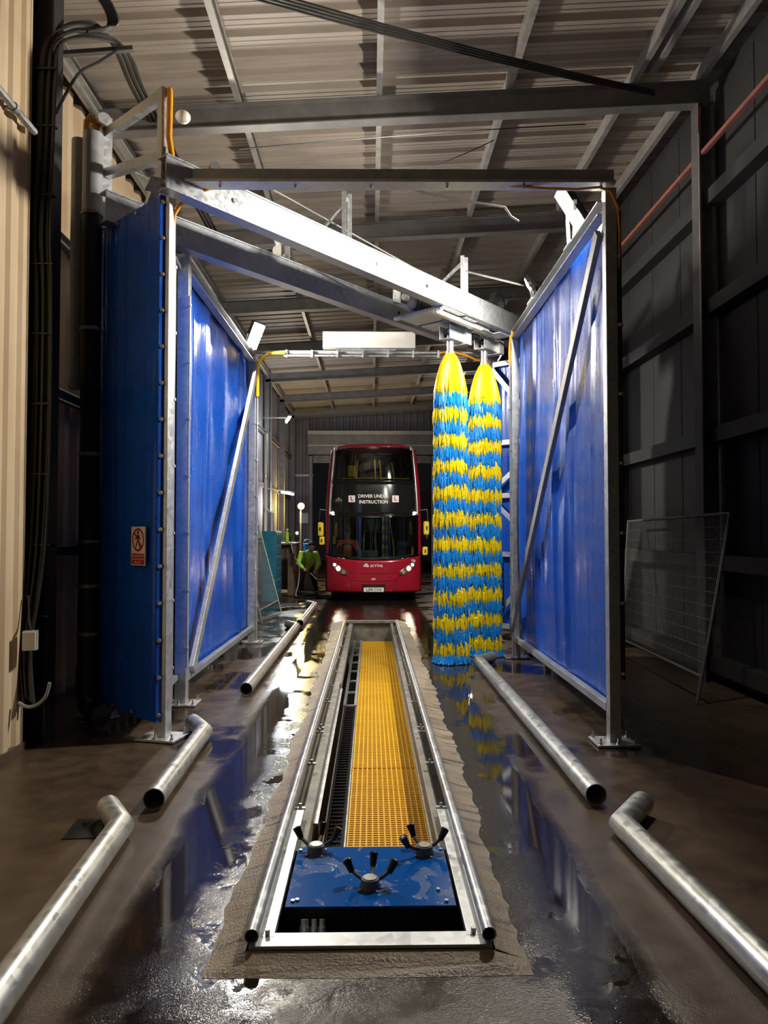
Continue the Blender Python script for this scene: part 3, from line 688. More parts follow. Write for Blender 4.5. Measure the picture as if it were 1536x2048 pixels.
# warning sign on the near left screen
rzs = math.atan2(-d1.y, -d1.x)
sc = on1(.17, 1.685, .10); sr = (R(90), 0, rzs); sd = -d1
sg = thing('warning_sign', 'white and red no-entry warning sign with walking figure on the dark blue screen', 'sign', (sc.x, sc.y, sc.z))
def on_sign(u, v, o): return sc + sd * u + Vector((0, 0, v)) + n1 * o
def sign_flat(name, outline, o0, o1, m):
    mb = MB(); n = len(outline); vs = [on_sign(u, v, o) for o in (o0, o1) for u, v in outline]
    mb.add(vs, [tuple(range(n)), tuple(reversed(range(n, 2 * n)))] + [(i, (i + 1) % n, n + (i + 1) % n, n + i) for i in range(n)]); return mb.build(name, m, sg)
sign_flat('board', [(-.12, -.172), (.12, -.172), (.12, .172), (-.12, .172)], -.012, 0, M['sign_white'])
sign_flat('text_panel', [(-.108, -.162), (.108, -.162), (.108, -.068), (-.108, -.068)], 0, .002, M['sign_red'])
mb = MB(); NR = 40
for k in range(NR):
    t0, t1 = 2 * math.pi * k / NR, 2 * math.pi * (k + 1) / NR
    q = [on_sign(r_ * math.cos(t), .055 + r_ * math.sin(t), .002) for r_, t in ((.084, t0), (.103, t0), (.103, t1), (.084, t1))]
    mb.add(q, [(0, 1, 2, 3)])
mb.add([on_sign(u, v, .0035) for u, v in ((-.070, .114), (-.058, .126), (.070, -.004), (.058, -.016))], [(0, 1, 2, 3)])
mb.build('prohibition_ring', M['sign_red'], sg)
mb = MB()
mb.add([on_sign(.0 + .014 * math.cos(t), .119 + .016 * math.sin(t), .003) for t in [i * math.pi / 6 for i in range(12)]], [tuple(range(12))])
for pts in (((-.016, .098), (.018, .098), (.014, .045), (-.010, .045)), ((-.016, .098), (-.008, .09), (-.034, .060), (-.042, .066)), ((-.042, .066), (-.034, .06), (-.052, .052), (-.056, .06)),
            ((.018, .098), (.012, .09), (.034, .05), (.042, .054)), ((-.010, .047), (.004, .045), (-.030, -.012), (-.044, -.008)), ((.002, .045), (.014, .047), (.044, -.014), (.030, -.018))):
    mb.add([on_sign(u, v, .003) for u, v in pts], [(0, 1, 2, 3)])
mb.build('walking_figure', M['letter_black'], sg)
for k, t_ in enumerate(('No unauthorised', 'persons beyond', 'this point')):
    p = on_sign(0, -.087 - k * .028, .003); text_mesh('lettering', t_, .030, M['sign_white'], sg, p, sr, .0005)

# ------------------------------------------------------------------ gantry beams
def beam_thing(name, label, a, b, sec, m, cap=None):
    mb = MB(); mb.profile(a, b, sec); o = mb.build(name, m); tag(o, label, 'beam'); return o
t = thing('cross_beam', 'grey steel cross beam joining the two near posts', 'beam', (0.1, 6.32, 4.9))
mb = MB(); mb.profile((-1.80, 6.41, 4.955), (2.11, 6.22, 4.885), [(-.05, -.045), (.05, -.045), (.05, .07), (-.05, .07)]); mb.build('beam_web', M['galv_dull'], t)
mb = MB(); mb.profile((-1.80, 6.39, 4.895), (2.11, 6.20, 4.825), [(-.07, -.012), (.09, -.012), (.09, .012), (-.07, .012)]); mb.build('beam_flange', M['galv'], t)
for k in range(6):
    u = .12 + k * .17; q = Vector((-1.80 + 3.91 * u, 6.35 - .19 * u, 4.878 - .07 * u)); mb = MB(); mb.cyl(q, q - Vector((0, 0, .03)), .013, n=8); mb.build('cable_clip', M['bolt'], t)

U_BEAM = [(-.07, 0), (.07, 0), (.07, .014), (.055, .014), (.055, .286), (.07, .286), (.07, .30), (-.07, .30), (-.07, .286), (.045, .286), (.045, .014), (-.07, .014)]
b1a, b1b = Vector((-1.73, 6.26, 4.75)), Vector((2.17, 10.80, 4.75)); db = (b1b - b1a).normalized(); nb = Vector((db.y, -db.x, 0))
b2a, b2b = Vector((-2.55, 6.85, 4.75)), Vector((2.12, 12.19, 4.75))
for a, b, lb in ((b1a - db * .1, b1b, 'bright galvanised diagonal gantry beam running from the near left post to the far right'), (b2a, b2b, 'shadowed grey diagonal gantry beam behind the bright one')):
    t = thing('gantry_beam', lb, 'beam', a, 'diagonal gantry beams')
    mb = MB(); mb.profile(a, b, [(p, q) for p, q in U_BEAM]); mb.build('beam_channel', M['beam'], t)
    for k in (.12, .46, .62, .8):
        q = a + (b - a) * k + nb * .056 + Vector((0, 0, .15)); mb = MB(); mb.cyl(q, q + nb * .012, .022, n=10); mb.build('beam_bolt', M['black_plastic'] if k == .62 else M['bolt'], t)
t = thing('gantry_bracket', 'upright slotted steel bracket on the middle of the bright gantry beam', 'bracket', (-.28, 7.95, 5.05), 'gantry brackets')
def bracket(t, c, h):
    for s in (-1, 1):
        q = c + db * (s * .045); mb = MB(); mb.bar(q, q + Vector((0, 0, h)), .03, .05, up=(1, 0, 0)); mb.build('upright', M['galv'], t)
    mb = MB(); mb.bar(c + Vector((0, 0, h - .06)), c + nb * -.75 + db * .1 + Vector((0, 0, h - .42)), .03, .04); mb.build('strut', M['galv'], t)
    mb = MB(); mb.bar(c - db * .1 + Vector((0, 0, .01)), c + db * .1 + Vector((0, 0, .01)), .1, .02); mb.build('foot', M['galv'], t)
bracket(t, Vector((-.27, 7.98, 5.05)), .54)
t = thing('gantry_bracket', 'upright steel bracket near the right end of the bright gantry beam', 'bracket', (1.29, 9.8, 5.05), 'gantry brackets'); bracket(t, Vector((1.27, 9.77, 5.05)), .52)
t = thing('pulley_bracket', 'small pulley hook standing on the shadowed beam', 'pulley', (-1.0, 8.65, 5.05))
mb = MB(); mb.bar((-1.0, 8.6, 5.05), (-1.0, 8.6, 5.34), .05, .12, up=(0, 1, 0)); mb.build('plate', M['galv'], t)
mb = MB(); mb.cyl((-1.10, 8.56, 5.30), (-1.10, 8.62, 5.30), .06, n=14); mb.cyl((-1.1, 8.56, 5.16), (-1.1, 8.62, 5.16), .075, n=14); mb.build('pulley', M['white'], t, smooth=True)
t = thing('pulley_bracket', 'pale roller bracket on the shadowed beam left of the motor', 'pulley', (.45, 9.9, 5.0))
mb = MB(); mb.box((.36, 10.05, 5.12), (.12, .03, .2), .7); mb.build('plate', M['galv'], t); mb = MB(); mb.cyl((.46, 10.02, 5.1), (.50, 10.08, 5.1), .05, n=12); mb.build('roller', M['galv'], t, smooth=True)

t = thing('far_cross_tube', 'thin steel cross tube at the far end of the wash below the white box', 'tube', (0, 11.95, 4.74))
mb = MB(); mb.tube([(-1.96, 12.0, 4.80), (2.02, 12.06, 4.82)], .035, 10); mb.build('upper_tube', M['galv'], t, smooth=True)
mb = MB(); mb.tube([(-1.45, 11.96, 4.735), (1.2, 11.99, 4.745)], .018, 8); mb.build('cable_tube', M['galv'], t, smooth=True)
for k in range(7):
    x = -1.4 + k * .42; mb = MB(); mb.box((x, 11.96, 4.77), (.03, .05, .12)); mb.build('tube_clip', M['galv'], t)
t = thing('white_box', 'plain white box mounted on the far cross tube', 'box', (-.03, 12.02, 4.85))
mb = MB(); mb.profile((-.03, 11.90, 4.995), (-.03, 12.06, 4.995), [(-.765, -.135), (.765, -.135), (.765, .095), (.73, .135), (-.765, .135)]); mb.build('housing', M['white'], t, bevel=.006)
mb = MB(); mb.box((-.03, 12.0, 4.85), (.9, .05, .03)); mb.build('mount', M['galv'], t)
o = MB().tube([(1.15, 11.9, 4.78), (1.35, 11.9, 4.80), (1.55, 11.85, 4.74), (1.75, 11.8, 4.64), (1.95, 11.8, 4.62)], .022, 10).build('orange_hose', M['orange_hose'], smooth=True); tag(o, 'orange hose sagging behind the brush shafts', 'hose')

# jib frame and hoses on the near left post head
t = thing('jib_frame', 'open rectangular steel jib frame above the near left post', 'frame', (-1.85, 6.43, 4.85))
J = [Vector((-1.85, 6.42, 5.73)), Vector((-2.62, 7.1, 5.73)), Vector((-2.60, 7.08, 5.33)), Vector((-1.87, 6.42, 5.16))]
for i, nm in ((0, 'jib_arm'), (2, 'jib_arm')):
    mb = MB(); mb.bar(J[i], J[i + 1], .07, .085); mb.build(nm, M['galv'], t)
mb = MB(); mb.bar((-1.85, 6.42, 4.86), J[0] + Vector((0, 0, .04)), .08, .10, up=(1, 1, 0)); mb.build('jib_post', M['galv'], t)
mb = MB(); mb.bar((-2.62, 7.1, 4.78), (-2.62, 7.1, 5.9), .07, .1, up=(1, 1, 0)); mb.build('jib_post', M['galv'], t)
mb = MB(); mb.cyl((-2.60, 7.02, 5.84), (-2.66, 7.08, 5.84), .07, n=14); mb.build('head_roller', M['galv'], t, smooth=True)
mb = MB(); mb.bar((-1.9, 6.5, 5.05), (-2.5, 7.6, 4.78), .08, .08); mb.build('jib_brace', M['galv'], t)
mb = MB(); mb.box((-1.86, 6.44, 4.90), (.28, .24, .03), .5); mb.build('head_plate', M['galv'], t)
o = MB().tube([(-1.80, 6.40, 5.76), (-1.785, 6.36, 5.66), (-1.79, 6.36, 5.3), (-1.765, 6.37, 5.13), (-1.69, 6.42, 4.99), (-1.64, 6.47, 4.92), (-1.585, 6.48, 4.84)], .026, 10).build('orange_hose', M['orange_hose'], smooth=True); tag(o, 'orange hose running down the jib post to the bright beam', 'hose')
o = MB().sphere((-1.72, 6.55, 5.60), .07, 14, 10, (1, 1, .8)).build('white_lamp_globe', M['white'], smooth=True); tag(o, 'small white globe behind the jib post', 'lamp')
o = MB().cyl((-1.44, 6.52, 5.10), (-1.40, 6.45, 5.10), .045, n=14).build('round_buffer', M['galv_dull'], smooth=True); tag(o, 'small round grey buffer on the top of the bright beam', 'buffer')
o = MB().tube([(-1.82, 6.33, 5.2), (-1.83, 6.32, 5.0), (-1.80, 6.31, 4.93), (-1.70, 6.31, 4.90)], .012, 6).build('black_hose', M['black_plastic'], smooth=True); tag(o, 'short black hose at the near left post head', 'hose')
o = MB().tube([(-2.78, 7.0, 5.6), (-2.77, 7.0, 5.80), (-2.74, 7.02, 5.86), (-2.70, 7.04, 5.80), (-2.70, 7.04, 5.62)], .03, 10).build('orange_hose', M['orange_hose'], smooth=True); tag(o, 'orange hose looping out of the top of the black drain pipe', 'hose')
# drain pipe
t = thing('drain_pipe', 'tall black drain pipe with its lit top coloured grey beside the near left screen', 'pipe', (-2.68, 7.02, 0))
mb = MB(); mb.tube([(-2.69, 6.96, 4.86), (-2.69, 6.96, 5.66)], .095, 18); mb.build('upper_pipe', M['conduit'], t, smooth=True, label='upper length of the black drain pipe, coloured grey as lit')  # same black pipe; the grey stands in for light falling on it
mb = MB(); mb.tube([(-2.69, 6.96, .5), (-2.69, 6.96, 4.88)], .092, 18); mb.build('lower_pipe', M['black_plastic'], t, smooth=True)
mb = MB(); mb.tube([(-2.69, 6.96, .55), (-2.69, 6.96, .32), (-2.66, 6.93, .2), (-2.60, 6.88, .13), (-2.48, 6.78, .12)], .10, 18); mb.build('elbow', M['black_plastic'], t, smooth=True)
mb = MB(); mb.tube([(-2.86, 7.06, 3.2), (-2.86, 7.06, 5.65)], .075, 14); mb.build('side_pipe', M['conduit'], t, smooth=True)
for z in (.85, 1.3, 1.72, 2.55, 3.75, 4.87):
    mb = MB(); mb.cyl((-2.69, 6.96, z - .016), (-2.69, 6.96, z + .016), .103, n=18); mb.box((-2.62, 6.88, z), (.04, .04, .03), .8); mb.build('pipe_clamp', M['galv_dull'], t, smooth=True)

# ------------------------------------------------------------------ rotary brushes
def make_brush(c, ztop, label, seed):
    r = random.Random(seed); cx, cy = c
    t = thing('rotary_brush', label, 'brush', (cx, cy, 0), 'striped rotary brushes')
    mb = MB(); mb.cyl((cx, cy, .25), (cx, cy, ztop - .25), .15, n=16); mb.build('core', M['black_plastic'], t)
    mb = MB(); mb.cyl((cx, cy, ztop - .1), (cx, cy, ztop + .33), .048, n=20); mb.build('shaft', M['alu'], t, smooth=True)
    mb = MB(); mb.cyl((cx, cy, ztop - .02), (cx, cy, ztop + .02), .062, n=20); mb.build('collar', M['alu'], t, smooth=True)
    nb_ = 21; z_first = ztop - .56; pitch = z_first / nb_
    def tuft(mb, a, prof, wd, tw=0.0):
        """prof: list of (radius, z, width factor)"""
        base = len(mb.v); vs = []
        for k, (rad, z, wf) in enumerate(prof):
            aa = a + tw * k; ca, sa = math.cos(aa), math.sin(aa)
            ctr = Vector((cx + rad * ca, cy + rad * sa, z)); tg = Vector((-sa, ca, 0)); ou = Vector((ca, sa, 0))
            vs += [ctr - tg * wd * wf, ctr + ou * wd * wf * .8, ctr + tg * wd * wf]
        m_ = len(prof)
        fs = []
        for k in range(m_ - 1):
            for i in range(2): fs.append((k * 3 + i, k * 3 + i + 1, k * 3 + 3 + i + 1, k * 3 + 3 + i))
        mb.add(vs, fs)
    # long strands that start at the collar
    mb = MB()
    for layer in range(3):
        for i in range(64):
            a = 2 * math.pi * (i + r.random()) / 64; e = r.uniform(-.10, .12); rr = .215 + r.uniform(-.012, .012) - layer * .006
            prof = [(.05, ztop, .5), (.085, ztop - .05, .9), (.135, ztop - .16, 1.0), (.185, ztop - .33, 1), (rr, ztop - .52, 1.05), (rr + .006, z_first - .02 + e * .6, .9), (rr, z_first - .09 + e, .12)]
            tuft(mb, a, prof, .013, r.uniform(-.01, .01))
    mb.build('bristle_crown', M['yellow_bristle'], t, smooth=True, label='long yellow strands hanging from the collar', fix=False)
    for k in range(nb_):
        z1 = z_first - k * pitch; m_ = 'blue_bristle' if k % 2 == 0 else 'yellow_bristle'
        mb = MB(); clump = [r.uniform(-.032, .032) for _ in range(24)]
        last = k == nb_ - 1
        for layer in range(4):
            na = 70
            for i in range(na):
                a = 2 * math.pi * (i + r.random()) / na
                cl = clump[int(a / (2 * math.pi) * 24) % 24]
                L = pitch * (1.20 + .05 * layer) + cl + r.uniform(-.02, .025)
                if r.random() < .03: L += r.uniform(.03, .08)
                zt = z1 + .035 - layer * pitch * .16 + r.uniform(-.02, .02)
                zb_ = zt - L
                if last: zb_ = max(zb_, .004 + r.random() * .02)
                zb_ = max(zb_, .004)
                rm = .210 + layer * .003 + cl * .25 + r.uniform(-.014, .016)
                fl = .022 if last else 0
                prof = [(.165, zt, .5), (rm, zt - L * .3, 1.0), (rm + .008 + fl, zt - L * .7 if zt - L * .7 > zb_ else zb_ + .01, .9), (rm + r.uniform(-.008, .012) + fl * 2, zb_, .12)]
                tuft(mb, a, prof, .0135, r.uniform(-.03, .03))
        mb.build('bristle_band', M[m_], t, smooth=False, label=('blue' if k % 2 == 0 else 'yellow') + ' bristle band', fix=False)
    return t
make_brush((1.115, 10.12), 4.33, 'blue and yellow striped rotary brush on the left of the pair', 1)
make_brush((1.68, 10.66), 4.30, 'blue and yellow striped rotary brush on the right, next to the blue screen', 2)

# ------------------------------------------------------------------ brush carriage under the gantry
t = thing('brush_carriage', 'steel trolley slung under the gantry beams carrying both brushes', 'trolley', (1.2, 10.3, 4.6))
def cr(o, a, b, z):   # carriage coordinates: along the beams, across the beams
    q = Vector((o[0], o[1], 0)) + db * a + nb * b; return Vector((q.x, q.y, z))
O1, O2 = (1.115, 10.12), (1.68, 10.66)
rzc = math.atan2(nb.y, nb.x)
for o, lo in ((O1, 4.755), (O2, 4.70)):
    mb = MB(); mb.box(cr(o, -.02, 0, lo - .018), (.74, .30, .014), rzc); mb.build('carrier_plate', M['galv'], t, bevel=.002)
    z = 4.60
    for s in (-1, 1):   # open box bracket round the shaft head
        mb = MB(); mb.bar(cr(o, -.14, s * .085 + .0, z), cr(o, .2, s * .085, z), .010, .19); mb.build('bracket_side', M['galv'], t)
    mb = MB(); mb.bar(cr(o, -.14, 0, z - .09), cr(o, .2, 0, z - .09), .18, .01); mb.build('bracket_base', M['galv'], t)
    mb = MB(); mb.cyl((o[0], o[1], 4.64), (o[0], o[1], lo - .02), .04, n=14); mb.cyl((o[0], o[1], 4.585), (o[0], o[1], 4.605), .07, n=14); mb.build('bearing', M['black_plastic'], t, smooth=True)
    mb = MB(); mb.box(cr(o, .26, .02, 4.58), (.26, .12, .2), rzc); mb.build('gearbox_cover', M['conduit'], t, bevel=.004)
mb = MB(); mb.box(cr(O1, -.5, 0, 4.745), (.8, .5, .012), rzc); mb.build('trolley_plate', M['galv'], t)
mb = MB(); mb.bar(cr(O1, -.72, -.42, 4.73), cr(O1, -.72, .36, 4.73), .05, .05); mb.build('trolley_edge', M['galv'], t)
mb = MB(); mb.bar(cr(O1, -.75, .27, 4.70), cr(O1, .55, .27, 4.70), .07, .06); mb.build('trolley_side', M['galv'], t)
mb = MB(); mb.box(cr(O1, .48, .12, 4.68), (.45, .3, .01), rzc); mb.build('trolley_plate', M['beam'], t)
mb = MB(); mb.cyl(cr(O2, -.28, -.1, 4.66), cr(O2, -.28, -.1, 4.69), .17, n=24); mb.build('drive_wheel', M['black_plastic'], t, smooth=True)
mt_ = cr(O1, -.62, -.12, 4.88)
t2 = thing('drive_motor', 'round black drive motor on the trolley between the beams', 'motor', mt_)
mb = MB(); mb.cyl(mt_ - db * .10 , mt_ + db * .22, .085, n=22); mb.build('motor_body', M['black_plastic'], t2, smooth=True)
for k in range(6):
    q = mt_ - db * (.06 - k * .045); mb = MB(); mb.cyl(q - db * .006, q + db * .006, .095, n=22); mb.build('cooling_fin', M['conduit'], t2, smooth=True)
mb = MB(); mb.cyl(mt_ - db * .125, mt_ - db * .10, .07, .085, n=22); mb.build('fan_cover', M['conduit'], t2, smooth=True)
mb = MB(); mb.cyl(mt_ - db * .13, mt_ - db * .124, .025, n=12); mb.build('hub', M['galv'], t2)
# energy chain hoop on the beam
hc = Vector((1.83, 10.42, 5.06))
t = thing('cable_hoop', 'black energy chain hoop rising over the right end of the bright beam', 'cable chain', hc)
first = None
for k in range(13):
    a = math.pi * k / 12; q = hc + db * (-.15 * math.cos(a)) + Vector((0, 0, .02 + .19 * math.sin(a)))
    rot = Matrix.Rotation(rzc, 3, 'Z') @ Matrix.Rotation(0, 3, 'Y')
    mb = MB(); tg = db * math.sin(a) + Vector((0, 0, math.cos(a))); mb.bar(q - tg * .024, q + tg * .024, .09, .035, up=nb.cross(tg)); mb.build('chain_link', M['black_plastic'], t)

# thin ropes and wires
def wire(name, label, pts, r_, m='cable', sag=0.0, cat='cable'):
    P = [Vector(p) for p in pts]
    if len(P) == 2:
        P = [P[0].lerp(P[1], k / 14) - Vector((0, 0, sag * 4 * (k / 14) * (1 - k / 14))) for k in range(15)]
    o = MB().tube(P, r_, 6).build(name, M[m], smooth=True); return tag(o, label, cat)
wire('steel_rope', 'thin steel rope crossing above the shadowed beam to the motor', [(-2.4, 6.9, 5.32), (.62, 9.6, 4.97)], .008, 'galv_dull', .03, 'rope')
wire('thin_wire', 'thin black wire slung from the second rafter bay to the bright beam', [(-.1, 8.2, 5.75), (1.5, 8.7, 6.6)], .006, 'cable', .05)
wire('thin_wire', 'thin wire drooping along the underside of the big rafter on the right', [(-1.2, 6.5, 5.28), (2.6, 8.6, 6.75)], .006, 'cable', -.02)
wire('steel_tie', 'pale slanting tie rod running from the jib to the right above the bright beam', [(-1.3, 6.9, 5.30), (.6, 9.4, 5.25)], .010, 'steel_dark', 0, 'rod')
wire('steel_tie', 'pale tie rod from the right bracket toward the far floodlight', [(1.29, 9.8, 5.38), (2.05, 9.6, 5.12)], .014, 'galv_dull', 0, 'rod')
wire('steel_tie', 'bright bar behind the right end of the bright beam', [(1.5, 11.6, 5.05), (2.2, 11.1, 5.18)], .035, 'galv', 0, 'rod')
wire('droop_cable', 'black cable drooping under the near cross beam toward the right floodlight', [(.15, 7.3, 5.38), (.6, 7.4, 5.31), (1.08, 7.4, 5.225), (1.39, 7.4, 5.175), (1.45, 7.4, 5.08), (1.53, 7.4, 5.03)], .012)

# ------------------------------------------------------------------ floodlights
def floodlight(name_label, p, aim, size, watts, base, spread=180):
    p = Vector(p); aim = Vector(aim).normalized()
    t = thing('floodlight', name_label, 'floodlight', base, 'floodlights on the screen rails')
    q = aim.to_track_quat('-Z', 'Y'); m3 = q.to_matrix()
    mb = MB(); mb.box(p - aim * .035, (size[0] + .04, size[1] + .04, .055), rot=m3); mb.build('housing', M['black_plastic'], t, bevel=.006)
    for k in range(6):
        mb = MB(); mb.box(p - aim * .075 + m3 @ Vector(((k - 2.5) * size[0] / 6.5, 0, 0)), (.008, size[1], .03), rot=m3); mb.build('cooling_fin', M['black_plastic'], t)
    mb = MB(); mb.box(p - aim * .004, (size[0], size[1], .008), rot=m3); mb.build('lens', M['lens'], t)
    side = m3 @ Vector((1, 0, 0)); base = Vector(base)
    for s in (-1, 1):
        mb = MB(); mb.bar(p + side * (s * (size[0] / 2 + .03)) - aim * .03, base + side * (s * .10) + Vector((0, 0, .01)), .035, .008); mb.build('bracket_arm', M['galv'], t)
    mb = MB(); mb.box(base + Vector((0, 0, .01)), (.10, .26, .02)); mb.build('bracket_foot', M['galv'], t)
    ld = bpy.data.lights.new('flood_lamp', 'AREA'); ld.shape = 'RECTANGLE'; ld.size, ld.size_y = size[0], size[1]; ld.energy = watts; ld.spread = R(spread); ld.color = (1.0, 0.93, 0.80)
    lo = bpy.data.objects.new('flood_lamp', ld); COL.objects.link(lo); lo.parent = t
    lo.location = p + aim * .006 - WORLD[t.name]; lo.rotation_euler = q.to_euler()
floodlight('large glaring floodlight on the right screen rail, nearer the camera', (2.0, 7.22, 5.09), (-.85, .02, -.52), (.26, .42), FLOOD_NEAR_RIGHT, (2.05, 7.3, 4.73))
floodlight('smaller glaring floodlight farther along the right screen rail', (2.0, 9.1, 4.93), (-.80, .25, -.50), (.22, .16), FLOOD_FAR_RIGHT, (2.07, 9.15, 4.75))
floodlight('glaring floodlight at the far end of the left screen rail', (-1.83, 11.45, 4.92), (.80, -.50, -.50), (.24, .40), FLOOD_FAR_LEFT, (-1.93, 11.5, 4.72))

floodlight('small floodlight on the far right column, seen between the two brushes', (3.9, 30.2, 4.95), (-.55, -.75, -.35), (.34, .24), FLOOD_DOOR, (4.0, 30.45, 4.72))

floodlight('added unseen floodlight brightening the bus, on the far right post behind the brush heads', (2.12, 12.42, 4.98), (-.30, 1.0, -.62), (.36, .24), FLOOD_BUS_FILL, (2.08, 12.3, 4.74), 95)  # hidden lamp added to brighten the bus front

# ------------------------------------------------------------------ wheel guide pipes
def guide(label, pts, r_=.072):
    t = thing('wheel_guide_pipe', label, 'pipe', (pts[0][0], pts[0][1], 0), 'galvanised wheel guide pipes')
    mb = MB(); mb.tube([(*p, r_ + .001) for p in pts], r_, 28, rin=r_ - .006); mb.build('pipe', M['galv_pipe'], t, smooth=True)
GP = {'A': [(-1.33, 1.75), (-1.475, 4.36), (-1.66, 4.66)], 'B': [(-1.408, 4.78), (-1.455, 6.40), (-1.63, 6.72)], 'C': [(-1.382, 8.10), (-1.378, 13.5), (-1.58, 13.85)],
      'D': [(-1.36, 13.95), (-1.36, 17.6), (-1.56, 17.95)], 'E': [(1.488, 4.81), (1.465, 9.86), (1.70, 10.16)], 'F': [(1.64, 1.75), (1.492, 4.33), (1.74, 4.67)]}
guide('galvanised guide pipe at the bottom left, its elbow beside a small floor patch', GP['A'])
guide('short galvanised guide pipe with open end below the near left post', GP['B'])
guide('galvanised guide pipe with open end beside the bright left screen', GP['C'])
guide('farthest left galvanised guide pipe, just in front of the worker', GP['D'])
guide('long galvanised guide pipe with open end leading to the right brush', GP['E'])
guide('galvanised guide pipe running out of the picture at the bottom right', GP['F'])
mb = MB(); mb.box((-1.72, 4.50, .003), (.22, .30, .006), .1); tag(mb.build('floor_patch', M['pit_dark'], bevel=.001), 'dark broken square patch in the floor beside the left guide pipe elbow', 'patch')

# ------------------------------------------------------------------ pit frame, rails, plate, spray heads
t = thing('pit_surround', 'flat galvanised steel frame round the near end of the pit', 'frame', (0, 3.16, .044))
zf = .052
mb = MB(); mb.box((0, 3.165, zf), (1.03, .105, .016)); mb.build('front_bar', M['galv'], t, bevel=.002)
for s in (-1, 1):
    mb = MB(); mb.box((s * .468, 3.92, zf), (.10, 1.405, .016)); mb.build('side_bar', M['galv'], t, bevel=.002)
    mb = MB(); mb.bar((s * .432, 3.2, .02), (s * .432, 4.62, .02), .012, .06); mb.build('inner_lip', M['galv_dull'], t)
for s, lb in ((-1, 'left galvanised rail pipe running along the edge of the pit'), (1, 'right galvanised rail pipe running along the edge of the pit')):
    t = thing('pit_rail', lb, 'rail', (s * .5, 3.12, .05), 'rail pipes along the pit')
    xr = s * .505
    mb = MB(); mb.tube([(xr, 3.13, .092), (xr * .985, 14.1, .092)], .031, 18, rin=.026); mb.build('rail_pipe', M['galv_pipe'], t, smooth=True)
    ys = [3.2, 4.66, 5.55, 6.42, 6.56, 7.55, 8.35, 9.2, 10.2, 11.2, 12.3, 13.4]; f0 = None
    for y in ys:
        if f0 is None:
            mb = MB(); mb.box((s * .46, y, .055), (.09, .03, .012)); mb.box((s * .495, y, .05), (.02, .03, .04)); f0 = mb.build('rail_bracket', M['galv'], t)
            mb = MB(); mb.cyl((s * .447, y, .061), (s * .447, y, .085), .011, n=6); f1 = mb.build('bracket_bolt', M['bolt'], f0); y0 = y
        else:
            c = dup(f0, (0, y - y0, 0)); dup(f1, (0, 0, 0), c)
t = thing('cover_plate', 'wet blue painted steel plate covering the near end of the pit', 'plate', (0, 3.77, .04))
mb = MB(); mb.box((0, 3.79, -.44), (.80, .62, .92)); mb.build('dark_filler', M['black_plastic'], t)  # added black block that makes the opening under the plate dark
mb = MB(); mb.box((0, 3.775, .046), (.806, .645, .010)); mb.build('plate', M['blue_plate'], t, bevel=.002)
mb = MB(); mb.bar((-.40, 3.458, .02), (.40, 3.458, .02), .006, .05); mb.build('front_lip', M['black_plastic'], t)
for x, y in ((-.37, 3.50), (.36, 3.49), (-.35, 3.51), (.33, 3.60), (-.385, 4.05), (.385, 4.05)):
    mb = MB(); mb.cyl((x, y, .051), (x, y, .060), .010, n=8); mb.build('plate_bolt', M['bolt'], t)
def spray(label, x, y, angles):
    t = thing('sprinkler', label, 'nozzle', (x, y, .051), 'rotating spray heads on the blue plate')
    mb = MB(); mb.cyl((x, y, .051), (x, y, .066), .052, .050, n=20); mb.cyl((x, y, .066), (x, y, .098), .050, .043, n=20); mb.build('hub', M['steel_dark'], t, smooth=True)
    mb = MB(); mb.cyl((x, y, .098), (x, y, .104), .036, .034, n=20); mb.build('cap', M['bolt'], t, smooth=True)
    for a in map(R, angles):
        o = Vector((math.cos(a), math.sin(a), 0)); c = Vector((x, y, .085)); u = Vector((0, 0, 1))
        p1, p2, p3 = c + o * .04, c + o * .07 + u * .012, c + o * .105 + u * .034
        mb = MB(); mb.tube([p1, p2, p3], .010, 8); arm = mb.build('arm', M['steel_dark'], t, smooth=True)
        p4 = p3 + (o * .5 + u * .86) * .052
        mb = MB(); mb.cyl(p3 - (o * .5 + u * .86) * .012, p4, .015, .023, n=14); mb.cyl(p4, p4 + (o * .5 + u * .86) * .004, .023, .020, n=14); mb.build('nozzle', M['black_gloss'], arm, smooth=True)
        mb = MB(); mb.cyl(p4 + (o * .5 + u * .86) * .003, p4 + (o * .5 + u * .86) * .006, .008, n=10); mb.build('nozzle_tip', M['galv'], arm)
    for k in range(4):
        a = k * math.pi / 2 + .6; mb = MB(); mb.cyl((x + .06 * math.cos(a), y + .06 * math.sin(a), .051), (x + .06 * math.cos(a), y + .06 * math.sin(a), .059), .007, n=6); mb.build('hub_screw', M['bolt'], t)
spray('three-armed spray head at the far left corner of the blue plate', -.298, 4.02, (150, 78, 22))
spray('three-armed spray head at the far right corner of the blue plate', .292, 4.0, (122, 205, 24))
spray('three-armed spray head in the middle of the blue plate', -.003, 3.63, (155, 82, 18))
